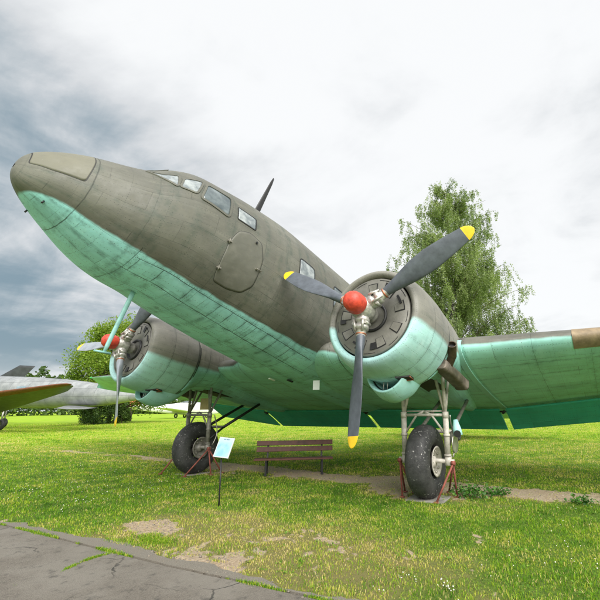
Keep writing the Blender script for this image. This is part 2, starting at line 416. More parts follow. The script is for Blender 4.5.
# crew door on the port side
door_poly = [(-.988, 1.549), (-.926, 1.468), (-.757, 1.417), (-.514, 1.465), (-.432, 1.639), (-.425, 1.858), (-.42, 2.042), (-.528, 2.199), (-.743, 2.252), (-.967, 2.25), (-1.02, 2.122), (-1.044, 1.914), (-1.044, 1.67)]
door = skin_patch('crew_door', door_poly, mt_olive, plane, off=.002, rounding=.22, frame=-.0005, fw=.005, fname='door_seam', n=5, rings=14)
mt_metal = simple('worn bare metal', (.42, .40, .36), .42, .75, .35, 9, .2)
mt_hinge = simple('painted-over hinge metal', (.20, .19, .16), .5, .3, .4, 20)
for (a, t) in ((-1.049, 1.657), (-1.029, 2.049)):
    mb = MB(); p = Vector(FP(np.array(a), np.array(t), .02)); mb.tube([p+bw(0, 0, .035)-bw(0, 0, 0), p-(bw(0, 0, .035)-bw(0, 0, 0))], .012, 10); mb.box(p, (.075, .018, .022)); mb.build('hinge', mt_hinge, door)
mb = MB(); p = Vector(FP(np.array(-.50), np.array(1.80), .03)); d = bw(1, 0, 0)-bw(0, 0, 0)
mb.tube([p-d*.02, p+d*.09], .009, 8); mb.tube([p, p+Vector((0, .05, 0))], .016, 10); mb.build('handle', mt_hinge, door)
mb = MB(); p = Vector(FP(np.array(-.62), np.array(1.50), .012)); mb.tube([p, p+Vector((0, -.012, 0))], .02, 10); mb.build('keyhole', mt_dark, door)
# masts and small fittings
mt_black = simple('black paint and dark openings', (.014, .014, .015), .5, 0, .3)  # also colours the solid stand-ins for the dark inside openings
def mast(name, p0, p1, c0, c1, th, mat, n=10):
    p0, p1 = Vector(p0), Vector(p1); ax = (p1-p0).normalized(); cx = Vector(-FD); cx = (cx-ax*cx.dot(ax)).normalized(); cy = ax.cross(cx)
    P = []
    for s in np.linspace(0, 1, n):
        c = c0+(c1-c0)*s; c *= (1 if s < .97 else .6); t = th*(c/c0)
        P.append([p0+(p1-p0)*s+cx*c*.5*math.cos(a)+cy*t*.5*math.sin(a) for a in np.linspace(0, 2*np.pi, 17)[:-1]])
    return grid_obj(name, P, mat, plane, wrap=True, capa=True, capb=True)
mast('radio_mast', bw(.10, 0, 2.22), bw(.40, 0, 3.66), .16, .06, .05, mt_black)
mt_mastt = simple('turquoise enamel', (.22, .44, .41), .5, 0, .25, 9)
mast('belly_antenna', bw(-1.50, 0.02, .04), bw(-1.58, .02, -.90), .066, .055, .04, mt_mastt)
mb = MB(); mb.tube([bw(-1.50, .02, -.88), bw(-1.70, .02, -.9)], [.018, .012], 10); mb.build('antenna_tip', mt_mastt, plane)
for (a, t) in ((-2.898, 2.66), (-2.898, 3.62)):
    u0, y0, w0 = (float(q) for q in fsurf(a, t)); mb = MB(); mb.tube([bw(u0, y0, w0), bw(u0-.01, y0, w0-.035)], .010, 8); mb.build('pitot_tube', mt_black, plane)
mt_white = simple('white card', (.75, .78, .78), .6, 0, .06)
mb = MB(); mb.box(bw(2.12, -.60, -.42), (.012, .13, .18), Matrix.Rotation(R(30), 3, 'Z')); mb.build('inspection_tag', mt_white, plane)
for (a, y, w) in ((1.75, .25, -.355), (1.9, -.1, -.36), (2.5, -.3, -.37)):
    mb = MB(); mb.box(bw(a, y, w-.01), (.16, .05, .03), Matrix.Rotation(TH, 3, 'Y'), .008); mb.build('drain_fitting', mt_white if a < 1.8 else mt_dark, plane)

# ------------------------------------------------------------------ wing
YJ = 3.52; T1, T2 = math.tan(R(15.5)), .1
def section(yabs):
    yabs = np.asarray(yabs, float)
    o = np.maximum(yabs-YJ, 0)
    k = np.clip((1.85-yabs)/.75, 0, 1)**2
    leu = 1.885+T1*o-.34*k; lew = .075+T2*o+.03*k
    teu = 6.22-.028*o; tew = -.215+T2*o*.97
    th = .150-.005*o+.02*k; cam_ = .02
    tip = np.clip((yabs-13.4)/1.08, 0, 1); sh = np.sqrt(np.maximum(1-tip**2, .0004))
    mid = leu*.45+teu*.55; leu = mid+(leu-mid)*sh; teu = mid+(teu-mid)*sh
    return leu, lew, teu, tew, th*(.4+.6*sh), cam_
def wsurf(yabs, s, off=0.0):
    """s 0..1 from the trailing edge over the top, round the nose and back underneath"""
    yabs, s = np.broadcast_arrays(np.asarray(yabs, float), np.asarray(s, float))
    leu, lew, teu, tew, th, cm = section(yabs)
    a = s*2*np.pi; x = (1+np.cos(a))/2; upper = s < .5
    yt = 5*th*(.2969*np.sqrt(x)-.126*x-.3516*x**2+.2843*x**3-.1036*x**4)
    yc = np.where(x < .4, cm/.16*(.8*x-x*x), cm/.36*(.2+.8*x-x*x))
    h = np.where(upper, yc+yt, yc-yt)
    c = teu-leu
    u = leu+x*c; w = lew+x*(tew-lew)+h*c
    # outward offset
    w = w+np.where(upper, off, -off)*(1-np.clip(1-x*6, 0, 1)); u = u-off*np.clip(1-x*6, 0, 1)
    return u, w, h, x
def wing_piece(name, y0, y1, sg, mat, parent, n, extra=None):
    ys = np.linspace(y0, y1, n)
    if extra is not None: ys = np.unique(np.concatenate([ys, extra]))
    ss = np.linspace(0, 1, 121)
    Y, S_ = np.meshgrid(ys, ss, indexing='ij'); u, w, h, x = wsurf(Y, S_)
    # olive wraps a little over the nose from above
    paint = h*4.3+np.where(x < .5, .014*np.clip(1-x*9, 0, 1)-.03*np.clip(x*9, 0, 1), -.03)
    return grid_obj(name, BW(u, sg*Y, w), mat, parent, uv=np.stack([Y, u-T1*np.maximum(Y-YJ, 0)*(1-x)+np.where(S_ < .5, 20, 0)], -1).reshape(-1, 2), attrs={'paint': paint.ravel()}, capa=True, capb=True)
mt_wing = aircraft_paint('wing paint', seams=(1.15, .46), soft=.028, grime=.55, lower=(.37, .74, .68),
    lines_v=[(2.42, .010, .7, None, None), (2.95, .009, .45, None, None), (3.9, .009, .5, None, None), (4.7, .008, .4, None, None)], lines_u=[(1.30, .016, .8, None, None), (2.1, .010, .5, None, None), (.55, .01, .5, None, None), (4.6, .009, .5, None, None), (5.4, .009, .4, None, None)])
wc_ = wing_piece('wing_center', -YJ, YJ, 1, mt_wing, plane, 2) if False else None
# centre section: one mesh from tip joint to tip joint
ys = np.unique(np.concatenate([np.linspace(-YJ, YJ, 57), np.linspace(-1.9, -1.0, 16), np.linspace(1.0, 1.9, 16)]))
ss = np.linspace(0, 1, 121); Y, S_ = np.meshgrid(ys, ss, indexing='ij'); u, w, h, x = wsurf(np.abs(Y), S_)
grid_obj('wing_center', BW(u, Y, w), mt_wing, plane, uv=np.stack([np.abs(Y), u+np.where(S_ < .5, 20, 0)], -1).reshape(-1, 2), attrs={'paint': (h*4.3+np.where(x < .5, .045*np.clip(1-x*9, 0, 1)-.03*np.clip(x*9, 0, 1), -.03)).ravel()}, capa=True, capb=True)
mt_flap = aircraft_paint('flap paint', only=0.0, seams=(.9, .9), lower=(.07, .50, .40), grime=.4)
mt_tan = simple('weathered tan cover', (.22, .165, .10), .6, 0, .4, 7, .3)
mt_strip = aircraft_paint('joint strip paint', only=0.0, seams=None, lower=(.33, .64, .60))
wings = []
for sg in (-1, 1):
    wg = wing_piece('outer_wing', YJ+.003, 14.48, sg, mt_wing, plane, 90, np.linspace(13.3, 14.48, 20)); wings.append(wg)
    # raised joint fairing strip
    st = np.linspace(.47, .888, 90); V = []
    for s in st:
        for (yy, of) in ((YJ-.055, -.004), (YJ-.05, .018), (YJ+.05, .018), (YJ+.055, -.004)):
            u, w, h, x = wsurf(yy, s, of); V.append(BW(u, sg*yy, w))
    grid_obj('joint_strip', np.array(V).reshape(len(st), 4, 3), mt_strip, plane, wrap=True, capa=True, capb=True, smooth=False)
    # landing light cover in the leading edge
    yy, s_ = np.meshgrid(np.linspace(5.17, 5.75, 14), np.linspace(.44, .572, 30), indexing='ij')
    u, w, h, x = wsurf(yy, s_, .012); o = grid_obj('landing_light', BW(u, sg*yy, w), mt_tan, wg)
    tag(o, 'tan weathered landing light cover')
    # aileron seam plate omitted from below: thin gap strip
    mb = MB(); p = Vector(BW(*[float(q) for q in (wsurf(13.9, .5)[0], sg*13.9, wsurf(13.9, .5)[1])])); mb.lathe([(-.03, .0), (-.02, .03), (.02, .045), (.06, .03), (.09, 0)], p, FD, 14); mb.build('navigation_light', simple('red lens' if sg < 0 else 'green lens', (.5, .02, .02) if sg < 0 else (.02, .4, .1), .2), wg)
def flap(y0, y1, sg):
    n = 12; P = []
    for yy in np.linspace(y0, y1, n):
        ya = abs(yy) if sg is None else yy; Yw = yy if sg is None else sg*yy
        o = max(ya-YJ, 0)
        hu, hw = 5.16-.02*o, -.335+T2*o
        tu, tw = 6.02-.028*o, -.615+T2*o
        ring = [(hu, hw+.03), ((hu+tu)/2, (hw+tw)/2+.035), (tu-.01, tw+.012), (tu, tw-.008), (tu-.02, tw-.014), ((hu+tu)/2, (hw+tw)/2-.012), (hu, hw-.012), (hu-.03, hw+.01)]
        P.append([BW(a, Yw, b_) for a, b_ in ring])
    P = np.array(P); UVs = [(yy, k*.2) for yy in np.linspace(y0, y1, n) for k in range(8)]
    return grid_obj('flap', P, mt_flap, plane, wrap=True, capa=True, capb=True, smooth=False, uv=UVs)
flap(-3.45, -.06, None); flap(.06, 3.45, None); flap(3.585, 9.6, -1); flap(3.585, 6.2, 1)
for (y, u0, w0) in ((-3.52, 5.2, -.36), (3.52, 5.2, -.36), (0, 5.2, -.36)):
    mb = MB(); mb.tube([bw(u0, y, w0-.03), bw(u0+.1, y, w0+.02)], .03, 10); mb.tube([bw(u0, y-.07, w0), bw(u0, y+.07, w0)], .018, 8); mb.build('flap_hinge', mt_dark, plane)

# ------------------------------------------------------------------ tail
def fin_surface(name, outline_le, outline_te, P3, mat, parent, th=.10):
    """outline as matched stations: list of (span, le, te)"""
    ss = np.linspace(0, 1, 41); P = []; at = []
    for (sp, le, te) in outline_le:
        for s in ss:
            a = s*2*np.pi; x = (1+math.cos(a))/2; yt = 5*th*(.2969*math.sqrt(x)-.126*x-.3516*x*x+.2843*x**3-.1036*x**4)
            c = te-le; P.append(P3(sp, le+x*c, (yt if s < .5 else -yt)*c)); at.append(1 if s < .5 else -1)
    P = np.array(P).reshape(len(outline_le), len(ss), 3)
    return grid_obj(name, P, mat, parent, capa=True, capb=True, uv=P[..., :2].reshape(-1, 2), attrs={'paint': at})
tl = [(s, 13.2+.28*s**1.2*1.15+(.0 if s < 3.3 else (s-3.3)**2*.5), 15.9-.0*s-(0 if s < 3.0 else (s-3.0)**2*.55)) for s in np.linspace(0, 4.05, 18)]
for sg in (-1, 1):
    fin_surface('tailplane', tl, None, lambda s, a, h: BW(a, sg*s, 1.35+h), mt_wing, plane)
ft = [(s, 12.2+1.0*s+(.0 if s < 2.1 else (s-2.1)**2*1.6), 15.7+.55*math.sin(min(s/2.2, 1)*2.2)-(0 if s < 2.0 else (s-2.0)**2*.9)) for s in np.linspace(0, 2.75, 18)]
fin_surface('tail_fin', ft, None, lambda s, a, h: BW(a, h, 1.6+s), mt_olive, plane)
mt_tyre, g, b = new_mat('cracked tyre rubber')
oc = g.node('ShaderNodeTexCoord').outputs['Object']
wn = g.noise(oc, 3.2, 6, .7)
base = g.mix(g.ramp(wn, .35, .7), (.018, .018, .019), (.055, .055, .055))
sp = g.m('MULTIPLY', g.ramp(g.noise(oc, 26, 5, .75), .60, .64), g.ramp(g.noise(oc, 3.5, 3), .40, .60))
base = g.mix(sp, base, (.45, .44, .42))
g.put(b.inputs['Base Color'], base); b.inputs['Roughness'].default_value = .62
bp = g.node('ShaderNodeBump'); bp.inputs['Strength'].default_value = .5; bp.inputs['Distance'].default_value = .01
g.put(bp.inputs['Height'], g.noise(oc, 40, 4)); g.put(b.inputs['Normal'], bp.outputs[0])
mt_strut = simple('grey-white gear enamel', (.46, .43, .38), .45, 0, .3, 14, .25)
mt_strut_d = simple('dark gear enamel', (.20, .19, .165), .5, .1, .4, 14, .25)  # darker enamel for starboard gear, near drag struts and tail wheel
def torus_prof(rw, wd, rim, n=28):
    """tyre cross-section as (axial, radius) loop"""
    P = []
    for a in np.linspace(-math.pi*.98, math.pi*.98, n):
        ax = math.sin(a)*wd/2; rr = (rw+rim)/2+math.cos(a)*(rw-rim)/2
        ax = math.copysign(abs(ax/(wd/2))**.8*wd/2, ax)
        P.append((ax, rr))
    return P
tw = empty('tail_wheel'); tw.parent = plane
c = bw(13.2, 0, .46)
mb = MB(); mb.lathe(torus_prof(.28, .17, .12), (c.x, 0, .28), (0, 1, 0), 32); mb.build('tyre', mt_tyre, tw)
mb = MB(); 
for s in (-.11, .11): mb.tube([(c.x, s, .28), (c.x-.12, s, .85)], .03, 10)
mb.tube([(c.x, -.12, .28), (c.x, .12, .28)], .03, 10); mb.tube([(c.x-.12, -.11, .85), (c.x-.12, .11, .85)], .04, 10); mb.tube([(c.x-.12, 0, .85), (c.x-.2, 0, 1.45)], .05, 12); mb.build('strut', mt_strut_d, tw)

# ------------------------------------------------------------------ nacelles, propellers, main gear
cowl_prof = [(.36, .615), (.29, .598), (.235, .606), (.20, .640), (.205, .672), (.24, .705), (.31, .735), (.42, .760), (.60, .778), (.85, .786), (1.05, .784), (1.25, .772), (1.32, .762), (1.325, .735)]
mt_cowl = aircraft_paint('cowling paint', seams=None, soft=.045, grime=.5, lower=(.42, .70, .69), upper=(.20, .195, .17),
    lines_u=[(.66, .010, .7, None, None), (.97, .009, .5, None, None), (1.29, .03, 1.0, None, None)], lines_v=[(q, .007, .55, .66, 1.4) for q in (.25, .95, 1.6, 2.1, 2.5, 3.35, 4.2, 4.9, 5.6)])
mt_nac = aircraft_paint('nacelle paint', seams=(.42, .30), soft=.04, grime=.6, lower=(.31, .62, .60), upper=(.20, .195, .165),
    lines_u=[(1.62, .012, .8, None, None), (2.02, .008, .6, None, None)], lines_v=[(2.2, .008, .6, None, None), (2.62, .008, .6, None, None), (4.1, .008, .6, None, None)])
mt_disc = simple('shutter disc metal', (.185, .18, .16), .5, .25, .25, 5, .2)
mt_petal = simple('shutter petal metal', (.20, .195, .172), .48, .25, .22, 7, .2)
mt_brown = simple('heat-stained exhaust metal', (.125, .105, .082), .55, .4, .45, 10, .3)
mt_red = simple('red spinner enamel', (.58, .060, .034), .45, 0, .38, 16, .3)
mt_blade = simple('dark blue-grey blade', (.085, .098, .118), .42, .1, .26, 9, .1)
mt_blade_lit = simple('lit grey blade', (.30, .33, .37), .38, .1, .2, 5, .05)  # blade grey brightened: light on the far blades is put into the colour
mt_yellow = simple('yellow blade tip', (.80, .52, .012), .45, 0, .15, 15)
mt_hub = simple('cast aluminium hub', (.46, .45, .42), .42, .55, .4, 18, .4)
mt_boot = simple('copper fitting', (.42, .16, .09), .4, .6, .3, 12)

def nac_section(u):
    """half width, top, bottom of the nacelle behind the cowl"""
    K = np.array([1.30, 1.36, 1.6, 2.0, 2.4, 2.8, 3.4, 4.2, 5.0, 5.7])
    hw = np.interp(u, K, [.735, .735, .725, .70, .66, .60, .50, .36, .20, .04])
    tp = np.interp(u, K, [.735, .735, .73, .71, .67, .62, .52, .34, .16, -.02])
    bt = np.interp(u, K, [-.735, -.72, -.52, -.43, -.405, -.42, -.47, -.46, -.38, -.27])
    return hw, tp, bt
def nacelle(sg):
    yc = sg*2.82; nc = empty('engine_nacelle'); nc.parent = plane
    th = np.linspace(0, 2*np.pi, 129)
    P, uv, at = [], [], []
    for (h, r) in cowl_prof:
        for t in th:
            y, w = -r*math.sin(t), r*math.cos(t); P.append(BW(h, yc+y, w)); uv.append((h, t)); at.append(w+.16-.10*max(0, .5-h))
    grid_obj('cowling', np.array(P).reshape(len(cowl_prof), len(th), 3), mt_cowl, nc, uv=uv, attrs={'paint': at})
    # body behind the cowl, faired over the wing
    us_ = np.linspace(1.30, 5.7, 70); P, uv, at = [], [], []
    for u in us_:
        hw, tp, bt = nac_section(u); e = 2/2.3
        for t in th:
            c_, s_ = math.cos(t), math.sin(t)
            y = -hw*math.copysign(abs(s_)**e, s_); w = (tp if c_ > 0 else -bt)*math.copysign(abs(c_)**e, c_)
            P.append(BW(u, yc+y, w)); uv.append((u, t)); at.append(w+.10-.05*(u-1.3))
    grid_obj('nacelle_body', np.array(P).reshape(len(us_), len(th), 3), mt_nac, nc, uv=uv, attrs={'paint': at}, capa=True, capb=True)
    # black plate under the nacelle, painted shade in place of a wheel well recess
    mb = MB(); mb.box(bw(2.55, yc, -.395), (.95, .40, .05), Matrix.Rotation(TH, 3, 'Y'), .01); mb.build('well_shade', mt_black, nc)
    # shutter disc with petals
    mb = MB(); mb.lathe([(-.305, .0), (-.30, .22), (-.285, .24), (-.235, .572), (-.245, .580), (-.30, .580)], bw(0, yc, 0), FD, 72, ref=UD); disc = mb.build('shutter_disc', mt_disc, nc)
    ax = Vector(FD); a0 = Vector((0, -1, 0)); b0 = Vector(UD); ctr = bw(0, yc, 0)
    def pt(r, a, lift): 
        h = -.235-.05*(.575-r)/.335; return ctr+ax*(h+lift)+a0*(r*math.cos(a))+b0*(r*math.sin(a))
    def plate(a_mid, a_h, r0, r1, lift, mat, nm, thick=.012):
        n = 6; V, Fc = [], []
        for i in range(n+1):
            a = a_mid-a_h+2*a_h*i/n
            for r in (r0, r1): V.append(pt(r, a, lift)); V.append(pt(r, a, lift-thick))
        for i in range(n):
            k = 4*i; Fc += [(k, k+2, k+6, k+4), (k+1, k+5, k+7, k+3), (k, k+4, k+5, k+1), (k+2, k+3, k+7, k+6)]
        Fc += [(0, 1, 3, 2), (4*n, 4*n+2, 4*n+3, 4*n+1)]
        o = mesh_obj(nm, V, Fc, mat, disc, False); fix_normals(o)
    for k in range(9):
        a = R(12+40*k)
        plate(a, R(9.0), .345, .505, .005, mt_black, 'petal_gap')
        plate(a+R(.5), R(7.6), .352, .490, .010, mt_petal, 'petal'); plate(a+R(20), R(8.5), .545, .552, .004, mt_black, 'rim_slot', .006)
    for a, da, r0, r1 in ((62, 5, .40, .52), (185, 4, .42, .50), (278, 5, .40, .50), (25, 9, .44, .475), (242, 8, .42, .45)):
        plate(R(a), R(da), r0, r1, .020, mt_black, 'slot_shade', .01)  # raised black plates, the dark inside of the slots put into the colour
    mb = MB(); mb.lathe([(-.30, .215), (-.262, .215), (-.262, .19), (-.33, .16), (-.33, 0)], ctr, FD, 40); mb.build('hub_opening', mt_black, disc)
    # cowl flap gap ring
    mb = MB(); mb.lathe([(-1.318, .70), (-1.318, .757), (-1.34, .757), (-1.34, .70)], ctr, FD, 96); mb.build('cowl_gap', mt_black, nc)
    # chin air scoop
    P = []; nrm = []
    st = [(1.25, .17, -.66, -.84), (1.0, .21, -.64, -.875), (.80, .262, -.62, -.905), (.715, .275, -.61, -.925), (.70, .29, -.60, -.94), (.72, .303, -.58, -.955), (.82, .315, -.55, -.985), (.96, .322, -.50, -1.015), (1.12, .322, -.45, -1.01), (1.30, .31, -.38, -.93), (1.48, .285, -.36, -.79), (1.62, .25, -.34, -.65), (1.76, .20, -.33, -.51), (1.85, .14, -.32, -.42)]
    tt = np.linspace(0, 2*np.pi, 49)
    for (u, hw, tp, bt) in st:
        wc = (tp+bt)/2; hh = (tp-bt)/2
        for t in tt:
            c_, s_ = math.cos(t), math.sin(t)
            y = hw*math.copysign(abs(s_)**.9, s_)
            w = wc+hh*math.copysign(abs(c_)**.9, c_) 
            w -= (.0 if c_ < 0 else 1)*0
            # smile: the mouth edges rise with the cowl curvature
            w += (y/hw)**2*.11*(1 if u < 1.3 else .4)
            P.append(BW(u+(.05*(y/hw)**2 if u < .9 else 0), yc+y, w))
    grid_obj('air_scoop', np.array(P).reshape(len(st), len(tt), 3), mt_turq_l, nc, uv=[(q[0], q[1]) for q in np.array(P)], capb=True)
    V = []
    for (u, k) in ((.79, .97), (1.2, .8)):
        for t in tt[:-1]:
            c_, s_ = math.cos(t), math.sin(t); y = .258*k*math.copysign(abs(s_)**.9, s_); w = -.765+.132*k*math.copysign(abs(c_)**.9, c_)+(y/.26)**2*.11
            V.append(BW(u+.05*(y/.26)**2, yc+y, w))
    n = len(tt)-1; f = [(i, (i+1) % n, n+(i+1) % n, n+i) for i in range(n)]+[tuple(range(n, 2*n))]
    mesh_obj('scoop_duct', V, f, mt_black, nc, True)
    mb = MB(); 
    for dy in (-.03, .03): mb.tube([bw(.80, yc+dy, -.90), bw(.80, yc+dy, -.74)], .006, 6)
    mb.build('scoop_grille', mt_metal, nc)
    # small wedge vent above the scoop: solid block, its inner shade painted black
    mb = MB()
    q = [bw(.66, yc-.20, -.745), bw(.80, yc-.35, -.69), bw(.93, yc-.36, -.70), bw(.80, yc-.21, -.75)]
    dn = (q[0]-bw(.66, yc, 0)).normalized()
    mb.add([p+dn*.03 for p in q]+[p-dn*.05 for p in q], [(0, 1, 2, 3), (4, 7, 6, 5), (0, 4, 5, 1), (1, 5, 6, 2), (2, 6, 7, 3), (3, 7, 4, 0)]); mb.build('vent_shade', mt_black, nc)
    mb = MB(); mb.tube([q[1]+dn*.03, q[2]+dn*.035, q[3]+dn*.03], .010, 8); mb.build('vent_lip', mt_boot, nc)
    # outboard intake pipe, its fairing, and the exhaust outlet
    o_ = sg
    P = []
    for (u, r) in ((1.02, .02), (1.08, .09), (1.2, .15), (1.4, .185), (1.6, .18), (1.8, .13), (1.95, .05)):
        P.append([BW(u, yc+o_*(.60+r*.75*math.cos(a)), -.14+r*math.sin(a)-.03*(u-1.2)) for a in np.linspace(0, 2*np.pi, 25)[:-1]])
    grid_obj('collector_fairing', P, mt_turq_l, nc, wrap=True, capa=True, capb=True, uv=[(0, 0)]*(7*24))
    mb = MB(); p1, p2, p3 = bw(1.28, yc+o_*.80, -.13), bw(1.46, yc+o_*.74, -.24), bw(1.55, yc+o_*.62, -.40)
    mb.tube([p1, p2, p3], [.072, .078, .085], 20, cap=False); mb.tube([p1, p2], [.058, .05], 20, cap=False); mb.lathe([(.0, .058), (.004, .065), (.0, .072)], p1, (p1-p2), 20); mb.build('intake_pipe', mt_brown_d, nc)
    mb = MB(); mb.lathe([(-.05, 0), (-.05, .056)], p1, (p1-p2), 20); mb.build('pipe_throat', mt_black, nc)
    # exhaust shroud
    P = []
    def bx_(u, r, w0): return [BW(u+.03*math.sin(a), yc+o_*(.62+.85*r*math.copysign(abs(math.cos(a))**.55, math.cos(a))), w0+r*.72*math.copysign(abs(math.sin(a))**.55, math.sin(a))) for a in np.linspace(0, 2*np.pi, 33)[:-1]]
    P = [bx_(*q_) for q_ in ((1.28, .09, -.42), (1.285, .118, -.42), (1.6, .125, -.43), (2.0, .13, -.44), (2.36, .13, -.455), (2.36, .139, -.455), (2.385, .139, -.456), (2.385, .118, -.456), (2.1, .11, -.445))]
    grid_obj('exhaust_pipe', P, mt_brown, nc, wrap=True, capb=True, capa=True)
    return nc
mt_turq_l = aircraft_paint('scoop paint', only=0.0, seams=None, grime=.35, lower=(.36, .66, .64))
mt_brown_d = simple('sooty brown metal', (.085, .062, .042), .5, .5, .5, 9, .3)
nacelle(-1); nacelle(1)

def propeller(sg, phase, mats):
    yc = sg*2.82; pr = empty('propeller'); pr.parent = plane
    ax = Vector(FD); ctr = bw(0, yc, 0)
    mb = MB(); mb.lathe([(-.26, .0), (-.26, .10), (-.20, .115), (-.12, .09), (-.09, .15), (-.075, .16), (.06, .155), (.10, .12), (.16, .10), (.20, .10)], ctr, FD, 36)
    mb.build('hub', mt_hub, pr)
    mb = MB(); mb.lathe([(.115, .095), (.12, .128), (.15, .140), (.24, .140), (.30, .130), (.345, .105), (.372, .07), (.382, .03), (.383, .0)], ctr, FD, 36)
    sp = mb.build('spinner', mt_red, pr)
    mb = MB()
    for k in range(8):
        a = R(45*k); d = Vector((0, math.cos(a), 0))+Vector(UD)*math.sin(a); p = ctr+ax*.325+d*.098; mb.tube([p, p+ax*.022], .007, 8)
    mb.build('bolt', mt_red, sp)
    for k in range(3):
        an = R(phase+120*k); d = Vector((0, -math.cos(an), 0))+Vector(UD)*math.sin(an); tg = ax.cross(d).normalized()
        # blade root cuffs and clamps
        mb = MB(); mb.lathe([(.10, .085), (.16, .10), (.20, .10), (.205, .075), (.235, .075), (.24, .095), (.30, .095), (.305, .07), (.36, .066), (.40, .060)], ctr, d, 24)
        for s in (-1, 1):
            mb.tube([ctr+d*.22+tg*s*.09-ax*.05, ctr+d*.22+tg*s*.09+ax*.07], .022, 8)
            mb.tube([ctr+d*.18+tg*s*.07+ax*.10, ctr+d*.33+tg*s*.05+ax*.06], .018, 8)
        mb.build('blade_clamp', mt_hub, pr)
        def ring(r):
            x = (r-.36)/(1.76-.36)
            ch = .115+(.305-.115)*math.sin(min(x/.52, 1)*math.pi/2)**1.3
            if x > .5: ch *= 1-.46*((x-.5)/.5)**1.5
            if x > .90: ch *= math.sqrt(max(1-((x-.90)/.1003)**2.2, .0))
            tk = .105*(1-x)**2.2+.012+.02*(1-x); tk = min(tk, ch*.95)
            pitch = -R(58-36*min(x*1.1, 1)**.7)
            cd = tg*math.cos(pitch)-ax*math.sin(pitch); nd = ax*math.cos(pitch)+tg*math.sin(pitch)
            c = ctr+d*r
            return [c+cd*(ch*.5*math.cos(a)+ch*.03)+nd*(tk*.5*math.sin(a)*(1.0 if x < .15 else (1-.25*math.cos(a)))) for a in np.linspace(0, 2*np.pi, 25)[:-1]]
        rs = list(np.linspace(.36, 1.625, 36)); rt = list(np.linspace(1.625, 1.7595, 14))
        bl = grid_obj('blade', [ring(r) for r in rs], mats[k], pr, wrap=True, capa=True)
        grid_obj('blade_tip', [ring(r) for r in rt], mt_yellow, bl, wrap=True, capb=True)
        # copper boot ring
        mb = MB(); mb.lathe([(.352, .062), (.356, .072), (.372, .072), (.376, .060)], ctr, d, 24); mb.build('boot_ring', mt_boot, bl)
    return pr
propeller(-1, 30.957, (mt_blade, mt_blade, mt_blade)); propeller(1, 56.164, (mt_blade, mt_blade_lit, mt_blade_lit))

